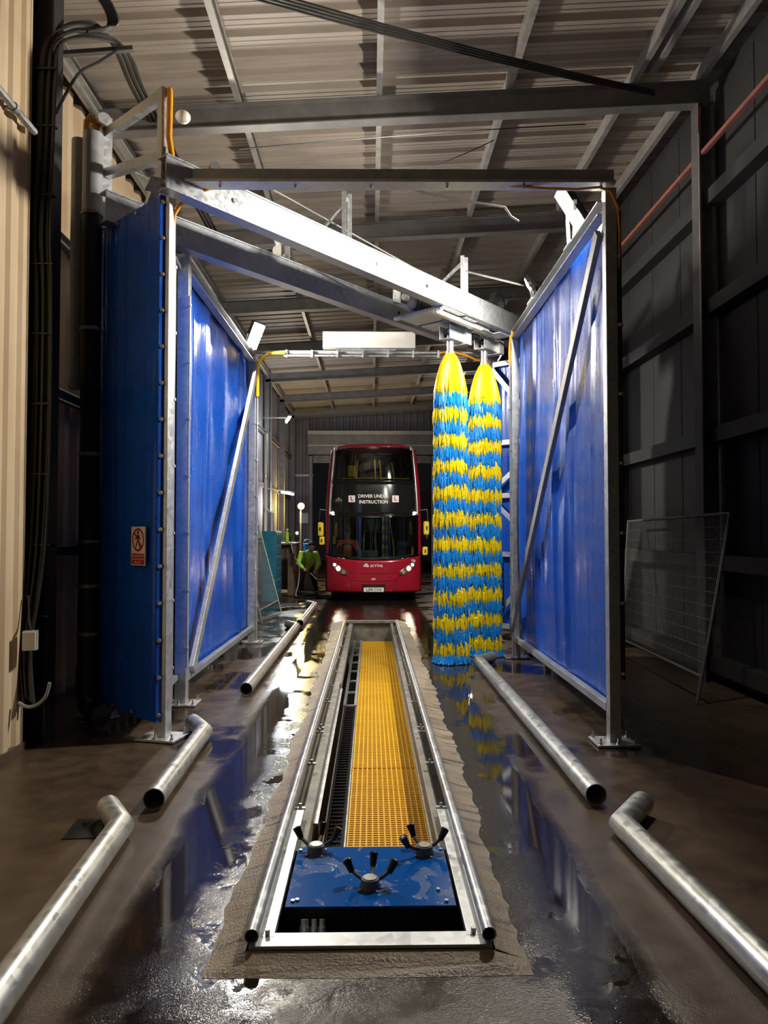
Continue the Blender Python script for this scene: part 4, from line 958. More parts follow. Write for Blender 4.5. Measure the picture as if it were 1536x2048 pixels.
# connector block in the open front of the pit
t = thing('hose_connector_block', 'silver block of hose couplings at the left of the open pit end', 'connector', (-.27, 3.34, -.2))
mb = MB(); mb.box((-.272, 3.345, -.075), (.135, .05, .04)); mb.build('block', M['black_gloss'], t, bevel=.004)
for x in (-.335, -.21):
    mb = MB(); mb.bar((x, 3.32, -.12), (x, 3.32, -.03), .012, .03); mb.build('side_plate', M['galv'], t)
for z in (-.09, -.045):
    mb = MB(); mb.bar((-.335, 3.312, z), (-.21, 3.312, z), .01, .01); mb.build('cross_pin', M['galv'], t)
for x, r_ in ((-.305, .024), (-.262, .016), (-.225, .017)):
    mb = MB(); mb.cyl((x, 3.355, -.07), (x, 3.385, -.005), r_, n=12); mb.cyl((x, 3.385, -.005), (x, 3.397, .022), r_ * .8, n=6); mb.build('coupling', M['alu'], t, smooth=True)
mb = MB(); mb.box((-.27, 3.36, -.31), (.3, .16, .36)); mb.build('support', M['black_plastic'], t)

# gratings
GZ = -.345; X0, X1 = -.168, .412
def grating(label, y0, y1):
    t = thing('grating_panel', label, 'grating', ((X0 + X1) / 2, y0, GZ - .03), 'yellow gratings in the pit')
    n = 14; f = None; st = (X1 - X0 - .012) / (n - 1)
    for k in range(n):
        x = X0 + .006 + st * k
        if f is None:
            mb = MB(); mb.box((x, (y0 + y1) / 2, GZ - .014), (.011, y1 - y0 - .006, .030)); f = mb.build('bearing_bar', M['grating'], t)
        else: dup(f, (st * k, 0, 0))
    mb = MB(); y = y0 + .012
    while y < y1 - .01:
        mb.box(((X0 + X1) / 2, y, GZ - .016), (X1 - X0 - .012, .0155, .028)); y += .0385
    mb.build('cross_bars', M['grating'], t, kind='stuff', fix=False)
grating('nearest yellow grating panel in the pit, next to the blue plate', 4.68, 6.70)
grating('second yellow grating panel from the blue plate', 6.70, 10.15)
grating('third yellow grating panel from the blue plate', 10.15, 12.6)
grating('farthest yellow grating panel, at the end wall of the pit', 12.6, 14.45)
for s, x, lb in ((-1, X0 - .012, 'pale steel edge angle between the black cable chain and the yellow grating'), (1, X1 + .010, 'pale steel edge angle along the right of the yellow grating')):
    mb = MB(); mb.profile((x, 4.68, GZ), (x, 14.45, GZ), [(-.007, -.05), (.007, -.05), (.007, .008), (-.007, .008)]); tag(mb.build('edge_angle', M['galv'], bevel=.001), lb, 'edge angle')
# cable chain and its trough
t = thing('cable_chain', 'black plastic energy chain lying in the pit left of the yellow grating', 'cable chain', (-.25, 3.6, -.36))
mb = MB(); mb.box((-.032, 0, .012), (.01, .070, .05)); mb.box((.032, 0, .012), (.01, .070, .05))
f = None; y = 4.68; k = 0
while y < 8.95:
    if f is None:
        for xx in (-.312, -.195):
            mb = MB()
        mb = MB()
        for xx in (-.312, -.197): mb.box((xx, y, GZ + .0), (.016, .070, .055)); mb.box((xx, y + .036, GZ), (.022, .026, .046))
        mb.box((-.2545, y, GZ + .02), (.105, .022, .010)); mb.box((-.2545, y, GZ - .02), (.105, .022, .010))
        f = mb.build('chain_link', M['black_gloss'], t); y00 = y
    else: dup(f, (0, y - y00, 0))
    y += .074
for xx in (-.285, -.262, -.238, -.22):
    mb = MB(); mb.tube([(xx, 4.68, GZ - .005), (xx, 8.95, GZ - .005)], .009, 6); mb.build('hose', M['black_gloss'], t, smooth=True)
t = thing('chain_trough', 'grey steel channel along the left side of the pit beside the cable chain', 'channel', (-.35, 3.6, -.1))
mb = MB(); mb.bar((-.352, 4.68, -.055), (-.352, 8.7, -.055), .03, .012); mb.build('upper_strip', M['galv'], t)
mb = MB(); mb.bar((-.362, 8.75, -.05), (-.362, 14.45, -.05), .012, .1); mb.build('far_plate', M['galv_dull'], t)
mb = MB(); mb.bar((-.328, 4.68, GZ + .01), (-.328, 8.9, GZ + .01), .008, .06); mb.build('trough_wall', M['galv_dull'], t)
t = thing('cable_ladder', 'pale steel ladder channel in the far left of the pit beyond the black chain', 'ladder', (-.26, 9.0, -.36))
for x in (-.325, -.19):
    mb = MB(); mb.bar((x, 9.0, GZ), (x, 14.45, GZ), .035, .05); mb.build('side_rail', M['galv'], t)
for k in range(8):
    mb = MB(); mb.box((-.257, 9.05 + k * .75, GZ + .005), (.11, .05, .02)); mb.build('rung', M['galv'], t)

# ------------------------------------------------------------------ cable runs
t = thing('cable_bundle', 'thick bundle of black cables climbing the left column and turning along the roof', 'cables', (-2.9, 6.2, .2))
rc = random.Random(4)
def smooth_path(P, k=5):
    P = [Vector(p) for p in P]; out = []
    for i in range(len(P) - 1):
        p0, p1, p2, p3 = P[max(i - 1, 0)], P[i], P[i + 1], P[min(i + 2, len(P) - 1)]
        for j in range(k):
            s = j / k
            out.append(0.5 * ((2 * p1) + (p2 - p0) * s + (2 * p0 - 5 * p1 + 4 * p2 - p3) * s * s + (3 * p1 - p0 - 3 * p2 + p3) * s ** 3))
    return out + [P[-1]]
for i in range(9):
    o = (i - 4) * .019; dz = (i % 3) * .018; j = lambda s=.008: rc.uniform(-s, s)
    P = [(-2.83 + o * .7 + j(.02), 6.08 - dz, .42 + j(.05)), (-2.86 + o * .8 + j(.02), 6.12 - dz, .85), (-2.83 + o + j(), 6.2 - dz, 1.6 + j()), (-2.81 + o + j(), 6.22 - dz, 2.6), (-2.81 + o + j(), 6.22 - dz, 3.8), (-2.83 + o + j(), 6.22 - dz, 4.4), (-2.80 + o + j(), 6.22 - dz, 5.1), (-2.79 + o, 6.22 - dz, 5.7),
         (-2.79 + o * .9, 6.3 - dz, 6.08 - o * .4), (-2.70 + o * .6, 6.5 - dz, 6.34 - o), (-2.58 + o * .4, 6.75, 6.53 - o), (-2.50 + o * .6, 7.0, 6.60 - dz), (-2.52 + o, 7.35, 6.68 - dz), (-2.62 + o, 8.0, 6.80 - dz), (-2.66 + o, 9.0, 6.88 - dz), (-2.68 + o, 10.2, 6.9 - dz), (-2.66 + o, 13.5, 6.92 - dz)]
    mb = MB(); mb.tube(smooth_path(P, 4), .012 if i % 3 else .015, 6); mb.build('cable', M['cable' if i % 3 else 'cable_light'], t, smooth=True)
for z in (1.1, 1.7, 2.3, 2.9, 3.5, 4.1, 4.7, 5.3, 5.8):
    x = -2.81
    mb = MB(); mb.box((x, 6.205, z), (.19, .06, .012)); mb.build('cable_tie', M['black_plastic'], t)
t = thing('cable_bundle', 'short black cable branch rising off the bundle at the top left roof edge', 'cables', (-2.4, 6.0, 6.6))
for i in range(5):
    o = (i - 2) * .022; P = [(-2.66 + o, 6.6, 6.42), (-2.56 + o, 6.8, 6.56 + o), (-2.47 + o, 6.85, 6.68), (-2.50 + o, 6.75, 6.80), (-2.6 + o, 6.5, 6.88), (-2.64 + o, 5.4, 6.92)]
    mb = MB(); mb.tube(smooth_path(P, 4), .014, 6); mb.build('cable', M['cable'], t, smooth=True)
o = MB().tube(smooth_path([(-2.74, 6.25, 5.45), (-2.66, 6.5, 5.95), (-2.55, 6.7, 6.2), (-2.45, 6.9, 6.45)], 4), .013, 6).build('loose_cable', M['cable'], smooth=True); tag(o, 'single loose cable bridging the bend of the left bundle', 'cable')
o = MB().bar((-3.0, 6.98, 6.46), (-2.32, 6.98, 6.52), .05, .04).build('cable_strut', M['steel_dark']); tag(o, 'short dark steel strut carrying the cable bundle near the roof', 'strut')
o = MB().tube(smooth_path([(-2.87, 6.0, .42), (-2.80, 6.0, .385), (-2.72, 6.0, .40), (-2.65, 6.0, .47), (-2.62, 6.0, .58)], 4), .014, 8).build('grey_cable_tail', M['conduit'], smooth=True); tag(o, 'thick grey cable tail curving out at the foot of the left bundle', 'cable')
t = thing('junction_box', 'grey junction box beside the cable bundle low on the left wall', 'box', (-2.96, 6.1, .8))
mb = MB(); mb.box((-2.79, 6.02, .92), (.11, .07, .16), .2); mb.build('box', M['conduit'], t, bevel=.006)
mb = MB(); mb.box((-2.785, 5.985, .92), (.10, .015, .15), .2); mb.build('lid', M['white'], t, bevel=.004)
mb = MB(); mb.tube([(-2.79, 6.02, 1.0), (-2.82, 6.06, 1.09), (-2.85, 6.1, 1.28)], .008, 6); mb.build('lead', M['cable'], t)
t = thing('cable_run', 'three black cables slung across under the roof to the far right rafter', 'cables', (0, 7.5, 6.6))
for i in range(4):
    o = i * .035; P = [Vector((-1.17, 6.35, 6.70 - o)).lerp(Vector((3.45, 8.62, 7.19 - o * .6)), k / 16) - Vector((0, 0, .05 * 4 * (k / 16) * (1 - k / 16))) for k in range(17)]
    mb = MB(); mb.tube(P, .012, 6); mb.build('cable', M['cable'], t, smooth=True)

# ------------------------------------------------------------------ leaning mesh fence panels
def fence(label, bl, br, tl, tr, nv_, nh_, m, r_=.019, wr=.0022, foot=True):
    bl, br, tl, tr = map(Vector, (bl, br, tl, tr)); t = thing('mesh_fence_panel', label, 'fence panel', (bl + br) / 2)
    at2 = lambda u, v: bl.lerp(br, u).lerp(tl.lerp(tr, u), v)
    for a, b, nm in ((bl, tl, 'fence_post'), (br, tr, 'fence_post'), (tl, tr, 'fence_rail'), (at2(0, .13), at2(1, .13), 'fence_rail')):
        mb = MB(); mb.tube([a, b], r_, 10); mb.build(nm, M[m], t, smooth=True)
    mb = MB()
    for k in range(1, nv_): mb.tube([at2(k / nv_, .13), at2(k / nv_, 1)], wr, 4, cap=False)
    for k in range(1, nh_): mb.tube([at2(0, .13 + .87 * k / nh_), at2(1, .13 + .87 * k / nh_)], wr, 4, cap=False)
    mb.build('wire_mesh', M['galv_dull'], t, kind='stuff', fix=False); return t
fence('dark wire mesh fence panel leaning on the right wall', (3.55, 10.28, .02), (3.42, 7.59, .02), (4.0, 11.2, 1.98), (4.0, 8.0, 2.02), 72, 12, 'steel_dark')
fence('green-grey wire mesh fence panel leaning on the left wall by the blue cabinet', (-2.15, 14.4, .02), (-2.03, 16.5, .02), (-2.62, 14.5, 1.95), (-2.58, 16.7, 1.98), 36, 9, 'green_steel')
o = MB().bar((-2.4, 14.1, .04), (-2.02, 15.6, .05), .05, .05).build('steel_bar', M['galv_dull']); tag(o, 'loose steel bar on the floor at the foot of the left fence panel', 'bar')

# ------------------------------------------------------------------ far left: cabinet, bench, lamps
t = thing('tool_cabinet', 'tall blue-green metal cabinet standing by the far left wall', 'cabinet', (-2.66, 19.5, 0))
mb = MB(); mb.box((-2.66, 19.5, .93), (.36, 1.2, 1.84)); mb.build('body', M['teal'], t, bevel=.008)
for k in range(6):
    mb = MB(); mb.box((-2.475, 19.5, .18 + k * .30), (.014, 1.14, .275)); d_ = mb.build('drawer', M['teal'], t, bevel=.004)
    mb = MB(); mb.bar((-2.455, 19.2, .26 + k * .30), (-2.455, 19.8, .26 + k * .30), .02, .012); mb.build('handle', M['galv'], d_)
t = thing('workbench', 'dark workbench crowded against the far left wall behind the cabinet', 'bench', (-2.68, 21.6, 0))
mb = MB(); mb.box((-2.66, 21.6, 1.50), (1.0, 1.3, .05)); mb.build('worktop', M['galv_dull'], t, bevel=.004)
for x in (-3.1, -2.22):
    for y in (21.05, 22.15):
        mb = MB(); mb.box((x, y, .74), (.07, .07, 1.48)); mb.build('leg', M['wood'], t)
mb = MB(); mb.box((-2.66, 21.75, .8), (.9, .9, 1.3)); mb.build('cupboard', M['wood'], t, bevel=.01)
mb = MB(); mb.box((-2.28, 20.78, .62), (.18, .2, 1.2)); tag(mb.build('wooden_crate', M['wood'], bevel=.008), 'narrow brown wooden crate standing in front of the workbench', 'crate')
t = thing('spray_bottle', 'pale yellow bottle standing on the workbench', 'bottle', (-2.45, 21.25, 1.525))
mb = MB(); mb.cyl((-2.45, 21.25, 1.525), (-2.45, 21.25, 1.80), .055, .05, n=14); mb.cyl((-2.45, 21.25, 1.80), (-2.45, 21.25, 1.86), .05, .02, n=14); mb.build('bottle', M['hivis_yellow'], t, smooth=True)
mb = MB(); mb.box((-2.44, 21.24, 1.90), (.05, .10, .05)); mb.build('trigger_head', M['white'], t)
t = thing('green_lamp', 'small green indicator lamp on the far left wall above the bench', 'lamp', (-2.25, 22.15, 1.525))
mb = MB(); mb.box((-2.25, 22.17, 1.68), (.07, .05, .31)); mb.build('stand', M['black_plastic'], t)
mb = MB(); mb.sphere((-2.25, 22.12, 1.80), .045); mb.build('bulb', M['green_lamp'], t, smooth=True)
t = thing('blue_bucket', 'small blue bucket on a stack behind the worker', 'bucket', (-2.0, 23.0, 1.25))
mb = MB(); mb.cyl((-2.0, 23.0, 1.22), (-2.0, 23.0, 1.46), .11, .15, n=18); mb.build('bucket', M['blue_bristle'], t, smooth=True)
mb = MB(); mb.tube([(-2.14, 23.0, 1.46), (-2.1, 22.95, 1.57), (-2.0, 22.93, 1.60), (-1.9, 22.95, 1.57), (-1.86, 23.0, 1.46)], .008, 6); mb.build('handle', M['galv'], t)
mb = MB(); mb.box((-2.05, 23.05, .61), (.7, .6, 1.22)); tag(mb.build('dark_crate', M['steel_dark'], bevel=.02), 'dark crate behind the worker carrying the blue bucket', 'crate')
t = thing('notice_board', 'grey notice board on the end wall beside the door opening', 'board', (-2.95, 32.0, 2.1))
mb = MB(); mb.box((-2.98, 32.08, 2.45), (.42, .05, .44)); mb.build('panel', M['conduit'], t, bevel=.006)
mb = MB(); mb.bar((-3.2, 32.05, 2.68), (-2.76, 32.05, 2.68), .03, .03); mb.build('frame', M['galv_dull'], t)
def batten(label, a, b, w_):
    a, b = Vector(a), Vector(b); t = thing('fluorescent_batten', label, 'lamp', a, 'fluorescent battens')
    mb = MB(); mb.bar(a + Vector((0, 0, .05)), b + Vector((0, 0, .05)), .09, .05); mb.build('housing', M['white'], t)
    mb = MB(); mb.cyl(a, b, .028, n=10); mb.build('tube', M['tube_lamp'], t, smooth=True)
    ld = bpy.data.lights.new('tube_glow', 'POINT'); ld.energy = w_ * 14; ld.color = (.9, .95, 1); ld.shadow_soft_size = .3
    lo = bpy.data.objects.new('tube_glow', ld); COL.objects.link(lo); lo.parent = t; lo.location = a.lerp(b, .5) - Vector((0, 0, .35)) - WORLD[t.name]
    mb = MB(); mb.bar(a.lerp(b, .5) + Vector((0, 0, .07)), Vector((-3.36, a.lerp(b, .5).y, a.z + .11)), .04, .03); mb.build('bracket', M['galv_dull'], t)
batten('white fluorescent batten on a bracket above the far left bench', (-2.9, 23.6, 3.12), (-2.42, 22.6, 3.0), 10)
batten('small white fluorescent batten high on the far left wall', (-2.62, 22.4, 5.22), (-2.45, 21.9, 5.30), 8)
t = thing('bulkhead_lamp', 'glowing yellow bulkhead lamp on a post at the far left', 'lamp', (-2.6, 27.0, 0))
mb = MB(); mb.bar((-2.62, 27.1, 0), (-2.62, 27.1, 2.95), .05, .05); mb.build('post', M['steel_dark'], t)
mb = MB(); mb.cyl((-2.60, 27.06, 2.80), (-2.60, 26.99, 2.80), .15, .13, n=20); mb.build('housing', M['black_plastic'], t, smooth=True)
mb = MB(); mb.sphere((-2.60, 26.98, 2.80), .11, 14, 10, (1, .6, 1)); mb.build('bulb', M['sodium'], t, smooth=True)
ld = bpy.data.lights.new('bulkhead_glow', 'POINT'); ld.energy = 220; ld.color = (1, .72, .25); ld.shadow_soft_size = .1
lo = bpy.data.objects.new('bulkhead_glow', ld); COL.objects.link(lo); lo.parent = t; lo.location = Vector((-2.58, 26.8, 2.78)) - WORLD[t.name]
for y, x in ((18.2, -3.2), (18.6, -3.2), (24.2, -3.1)):
    pass
t = thing('standpipe', 'white standpipe rising behind the blue-green cabinet', 'pipe', (-2.95, 20.4, 0))
mb = MB(); mb.tube([(-2.98, 20.5, .1), (-2.98, 20.5, 4.6)], .045, 10); mb.build('pipe', M['white'], t, smooth=True)
mb = MB(); mb.tube([(-2.80, 20.5, .1), (-2.80, 20.5, 2.35), (-2.98, 20.5, 2.45)], .04, 10); mb.build('branch', M['conduit'], t, smooth=True)
for z in (2.45, 3.4): mb = MB(); mb.cyl((-2.98, 20.5, z - .05), (-2.98, 20.5, z + .05), .06, n=12); mb.build('coupling', M['galv'], t, smooth=True)
t = thing('wall_frame', 'pale steel door frame standing against the far left wall', 'frame', (-3.0, 17.5, 0))
for y in (17.0, 18.9):
    mb = MB(); mb.bar((-3.15, y, 0), (-3.15, y, 3.0 if y > 18 else 4.9), .06, .06); mb.build('upright', M['galv_dull'], t)
mb = MB(); mb.bar((-3.15, 17, 3.0), (-3.15, 18.9, 3.0), .06, .06); mb.build('crossbar', M['galv_dull'], t)
o = MB().tube([(-3.3, 14.5, 4.7), (-2.95, 16.2, 5.35), (-2.85, 16.6, 5.5)], .025, 8).build('wall_stay', M['galv_dull'], smooth=True); tag(o, 'slanting pale stay high on the left wall beyond the bright screen', 'stay')

# hose on the floor by the bus
P = [(-1.55, 20.6, .02)]
for k in range(26):
    a = k * .55; P.append((-1.75 + (.42 - .004 * k) * math.cos(a), 20.3 + (.5 - .004 * k) * math.sin(a), .022 + .001 * k))
P += [(-1.2, 19.7, .022), (-.8, 19.9, .022)]
o = MB().tube(smooth_path(P, 2), .02, 6).build('floor_hose', M['black_gloss'], smooth=True); tag(o, 'black hose coiled on the floor by the worker', 'hose')
o = MB().tube(smooth_path([(-2.3, 20.9, 1.55), (-2.2, 20.75, 1.15), (-2.05, 20.7, .9), (-2.05, 20.65, .4), (-2.1, 20.4, .05), (-1.9, 20.1, .03)], 4), .018, 6).build('bench_hose', M['conduit'], smooth=True); tag(o, 'grey hose hanging down from the bench to the floor', 'hose')
o = MB().sphere((2.45, 10.7, .03), .16, 18, 8, (1.2, .8, .22)).build('blue_tarp_end', M['tarp'], smooth=True); tag(o, 'small folded blue tarp on the floor behind the far right post', 'tarp')

# ------------------------------------------------------------------ people
t = thing('person', 'worker in lime hi-vis jacket bending over with a hose lance beside the bus', 'person', (-1.8, 21.2, 0))
V = Vector
hipL, hipR = V((-1.98, 21.42, .83)), V((-1.76, 21.42, .83)); chest = V((-1.82, 21.12, 1.16)); neck = V((-1.74, 20.98, 1.30))
shL, shR = V((-2.02, 21.06, 1.19)), V((-1.58, 21.04, 1.17)); elL, elR = V((-2.10, 20.98, .92)), V((-1.49, 20.92, .92)); wrL, wrR = V((-1.94, 20.80, .80)), V((-1.57, 20.72, .74))
knL, knR = V((-2.02, 21.18, .47)), V((-1.66, 21.14, .47)); ankL, ankR = V((-2.04, 21.40, .09)), V((-1.60, 21.36, .09))
head = V((-1.70, 20.86, 1.40))
caps = [(head + V((0, .01, .03)), .088, head + V((.01, -.05, -.06)), .062), (neck, .055, head + V((0, .02, -.03)), .06), (neck, .06, chest, .1), (chest, .12, (hipL + hipR) / 2, .13)]
for sh, el, wr in ((shL, elL, wrL), (shR, elR, wrR)):
    caps += [(sh, .055, el, .043), (el, .042, wr, .03), (chest, .09, sh, .055)]
    dr = (wr - el).normalized(); sd = V((1, 0, 0)); palm = wr + dr * .075
    caps += [(wr, .028, palm, .034)]
    for i, (ln, o_) in enumerate(((.058, -.030), (.068, -.010), (.064, .010), (.050, .028))):
        b_ = palm + sd * o_; kn = b_ + dr * ln * .6 + V((0, 0, -.008)); caps += [(b_, .011, kn, .010), (kn, .010, kn + V((0, .01, -.03)) + dr * .008, .008)]
    th = wr + dr * .03 + sd * (.03 if wr is wrL else -.03); caps += [(th, .013, th + dr * .05 + sd * (.022 if wr is wrL else -.022) + V((0, 0, .01)), .010)]
for hp, kn, an in ((hipL, knL, ankL), (hipR, knR, ankR)):
    caps += [(hp, .095, kn, .062), (kn, .06, an, .042), (an, .045, an + V((.02, -.17, -.045)), .04)]
caps += [(head + V((.012, -.098, -.02)), .014, head + V((.012, -.112, -.04)), .016)]
for s in (-1, 1): caps += [(head + V((s * .085, .0, -.01)), .018, head + V((s * .088, .01, .02)), .016)]
flesh('body', caps, .0085, M['skin'], t, 2)
jc = [(neck + V((-.01, .03, -.02)), .075, chest, .15), (chest, .158, (hipL + hipR) / 2 + V((0, -.02, .02)), .165), (hipL + V((.02, 0, -.05)), .15, hipR + V((-.02, 0, -.05)), .15)]
for sh, el, wr in ((shL, elL, wrL), (shR, elR, wrR)): jc += [(chest, .12, sh, .085), (sh, .083, el, .070), (el, .068, wr - (wr - el) * .08, .052)]
flesh('jacket', jc, .012, M['hivis_yellow'], t, 3)
mb = MB()
for s, c0, c1 in ((-1, V((-1.92, 20.99, 1.26)), V((-1.93, 21.24, .86))), (1, V((-1.70, 20.97, 1.26)), V((-1.78, 21.22, .86)))):
    mb.tube([c0 + V((0, -.05, .02)), c0.lerp(c1, .5) + V((0, -.09, 0)), c1 + V((0, -.06, 0))], .022, 6)
mb.build('reflective_tape', M['reflective'], t)
tr = [(hipL, .118, hipR, .118)]
for hp, kn, an in ((hipL, knL, ankL), (hipR, knR, ankR)): tr += [(hp, .112, kn, .082), (kn, .08, an + V((0, 0, .03)), .064)]
flesh('trousers', tr, .012, M['dark_cloth'], t, 3)
bo = []
for an in (ankL, ankR): bo += [(an + V((0, .01, .05)), .062, an + V((0, .0, -.035)), .05), (an + V((0, .02, -.04)), .048, an + V((.02, -.18, -.045)), .042)]
flesh('boots', bo, .011, M['rubber'], t, 2)
flesh('hair', [(head + V((0, .02, .058)), .098, head + V((0, .07, .0)), .085)], .010, M['hair'], t, 2)
for s in (-1, 1):
    mb = MB(); mb.sphere(head + V((s * .032 + .008, -.082, .012)), .011, 8, 6); mb.build('eye', M['letter_white'], t, smooth=True)
mb = MB(); mb.tube([head + V((-.015, -.103, -.072)), head + V((.01, -.112, -.074)), head + V((.035, -.103, -.072))], .006, 6); mb.build('mouth', M['letter_red'], t)
t = thing('hose_lance', 'grey spray lance held in both hands by the worker', 'lance', (-1.8, 20.7, .7))
mb = MB(); mb.tube([(-2.06, 20.86, .86), (-1.9, 20.745, .745), (-1.72, 20.68, .66)], .016, 8); mb.build('grip', M['black_plastic'], t, smooth=True)
mb = MB(); mb.tube([(-1.72, 20.68, .66), (-1.52, 20.56, .48)], .013, 8); mb.build('barrel', M['alu'], t, smooth=True)
mb = MB(); mb.tube([(-1.54, 20.57, .497), (-1.50, 20.545, .46)], .018, 8); mb.build('tip', M['galv'], t, smooth=True)

# ------------------------------------------------------------------ double-decker bus
CX, BY = 0.068, 18.95
def hw(z): return 1.272 if z < 2.2 else 1.272 - .15 * ((z - 2.2) / 1.97) ** 1.5
def ztop(u): return 4.175 - .13 * abs(u) ** 5 - .02 * u * u
def fy(u, z):
    y = BY + .42 * abs(u) ** 3.2
    if z > 2.2: y += .14 * ((z - 2.2) / 1.9) ** 1.6
    if z < .5: y += .05 * ((.5 - z) / .3) ** 2
    if z > 3.95: y += .12 * ((z - 3.95) / .22) ** 2
    return y
def fp(u, z, off=0.0): return (CX + u * hw(z), fy(u, z) - off, z)
def zwin(u): return 1.085 + .12 * abs(u) ** 2.2
bus = thing('double_decker_bus', 'dark red double-decker bus with driver training panel coming through the door', 'bus', (CX, BY, 0))
def front(name, m, u0, u1, zlo, zhi, nu, nv, off, solid=.012, label=None, smooth=True):
    mb = MB()
    def fn(a, b):
        u = u0 + (u1 - u0) * a; lo = zlo(u) if callable(zlo) else zlo; hi = zhi(u) if callable(zhi) else zhi
        return fp(u, lo + (hi - lo) * b, off)
    mb.grid(fn, nu, nv); return mb.build(name, M[m], bus, smooth=smooth, solid=solid, label=label, fix=False)
front('front_panel', 'bus_red', -1, 1, .25, zwin, 40, 14, 0)
UP = .915
for s in (-1, 1): front('front_pillar', 'bus_red', s * UP if s > 0 else -1, 1 if s > 0 else -UP, lambda u: zwin(u), lambda u: ztop(u), 5, 30, 0)
front('front_brow', 'bus_red', -UP, UP, lambda u: 4.085 - .02 * u * u, ztop, 30, 3, 0)
front('destination_panel', 'bus_black', -UP, UP, 2.27, 3.15, 30, 10, .012)
front('windscreen', 'glass', -UP - .02, UP + .02, lambda u: zwin(u) + .0, 2.28, 40, 16, .006, .004)
front('upper_windscreen', 'glass', -UP, UP, 3.16, lambda u: 4.09 - .02 * u * u, 34, 12, .006, .004)
for z0, z1 in ((3.13, 3.19), (2.235, 2.285)): front('screen_seal', 'bus_black', -UP, UP, z0, z1, 30, 2, .02)
for s in (-1, 1): front('silver_trim', 'bus_trim', s * (UP - .005), s * (UP + .022), 2.27, 4.1, 1, 24, .02)
for s in (-1, 1): front('roof_fairing', 'bus_trim', s * .86, s * .93, lambda u: ztop(u) - .07, lambda u: ztop(u) + .045, 4, 3, .02)
# shell behind the front
Y1 = BY + 10.8
mb = MB()
for s in (-1, 1):
    zs = [.25 + (4.02 - .25) * i / 24 for i in range(25)]
    mb.add([v for z in zs for v in ((CX + s * hw(z), fy(1, z), z), (CX + s * hw(z), Y1, z))], [(2 * i, 2 * i + 1, 2 * i + 3, 2 * i + 2) for i in range(24)])
us = [-1 + i / 15 for i in range(31)]
mb.add([v for u in us for v in ((CX + u * hw(ztop(u)), fy(u, ztop(u)), ztop(u)), (CX + u * hw(ztop(u)), Y1, ztop(u)))], [(2 * i, 2 * i + 1, 2 * i + 3, 2 * i + 2) for i in range(30)])
mb.add([(CX - 1.272, Y1, .25), (CX + 1.272, Y1, .25), (CX + 1.12, Y1, 4.05), (CX - 1.12, Y1, 4.05)], [(0, 1, 2, 3)])
mb.build('body_shell', M['bus_red'], bus, smooth=True, fix=False)
for s in (-1, 1):
    for z0, z1 in ((1.35, 2.15), (2.95, 3.75)):
        for k in range(6):
            y0 = BY + .75 + k * 1.62
            mb = MB(); mb.add([(CX + s * (hw(z) + .006), y, z) for z in (z0, z1) for y in (y0, y0 + 1.5)], [(0, 1, 3, 2)]); mb.build('side_window', M['bus_black'], bus, fix=False)
mb = MB(); mb.box((CX, BY + 5.6, .45), (2.45, 10.0, .12)); mb.build('lower_floor', M['bus_inside'], bus)
mb = MB(); mb.box((CX, BY + 5.5, 2.33), (2.40, 10.0, .16)); mb.build('upper_floor', M['bus_inside'], bus)
mb = MB(); mb.box((CX, BY + 4.2, 1.4), (2.4, .06, 1.7)); mb.build('bulkhead', M['bus_inside'], bus)
mb = MB(); mb.box((CX, BY + 6.0, 3.2), (2.2, .06, 1.6)); mb.build('upper_bulkhead', M['bus_inside'], bus)
mb = MB(); mb.grid(lambda a, b: (CX + (a * 2 - 1) * 1.1, fy(a * 2 - 1, 1.1) + .04 + b * .5, 1.08 + .06 * b + .1 * abs(a * 2 - 1) ** 2.2), 24, 4); mb.build('dashboard', M['dash'], bus, smooth=True, solid=.03, fix=False)
mb = MB(); mb.box((CX - .15, BY + .75, 1.13), (.55, .1, .4)); mb.build('cab_door', M['dash'], bus, bevel=.02)
sw = Vector((CX - .72, BY + .8, 1.32)); mb = MB()
mb.tube([sw + Vector((.21 * math.cos(a), -.08 * math.sin(a), .19 * math.sin(a))) for a in [i * math.pi / 10 for i in range(21)]], .018, 6); mb.cyl(sw, sw + Vector((0, -.25, -.3)), .03, n=8); mb.build('steering_wheel', M['black_plastic'], bus)
for px, pz0, pz1, k in ((-.28, 1.3, 2.2, 0), (.04, .5, 2.2, 0), (.55, .5, 2.2, 0), (.05, 2.4, 3.95, 1), (.22, 2.4, 3.95, 1), (-.55, 2.4, 3.95, 1), (.64, 2.4, 3.9, 1)):
    y = BY + (1.2 if k == 0 else 2.2) + abs(px) * .5; mb = MB(); mb.tube([(CX + px, y, pz0), (CX + px + .03, y, (pz0 + pz1) / 2), (CX + px * .85, y, pz1)], .018, 8); mb.build('grab_pole', M['yellow_hose'], bus, smooth=True)
mb = MB(); mb.tube([(CX - .30, BY + 1.15, 1.55), (CX - .24, BY + 1.1, 1.83), (CX - .1, BY + 1.1, 1.88), (CX + .2, BY + 1.1, 1.84), (CX + .5, BY + 1.1, 1.82)], .016, 8); mb.build('grab_rail', M['bus_trim'], bus, smooth=True)
mb = MB(); mb.tube([(CX - 1.05, BY + .72, 3.27), (CX, BY + .35, 3.27), (CX + 1.05, BY + .72, 3.27)], .017, 8); mb.build('grab_rail', M['yellow_hose'], bus, smooth=True)
mb = MB(); mb.box((CX - .63, BY + 1.9, 3.58), (.22, .04, .32)); mb.build('seat_back', M['bus_yellow'], bus, bevel=.03, label='yellow seat back behind the upper windscreen')
for x in (-.75, -.25, .35, .8):
    for y in (1.3, 2.2, 3.1):
        if x == -.25 : continue
        mb = MB(); mb.box((CX + x, BY + y, 2.86), (.42, .1, .62)); mb.box((CX + x, BY + y - .2, 2.6), (.42, .42, .1)); mb.build('seat', M['seat'], bus, bevel=.04)
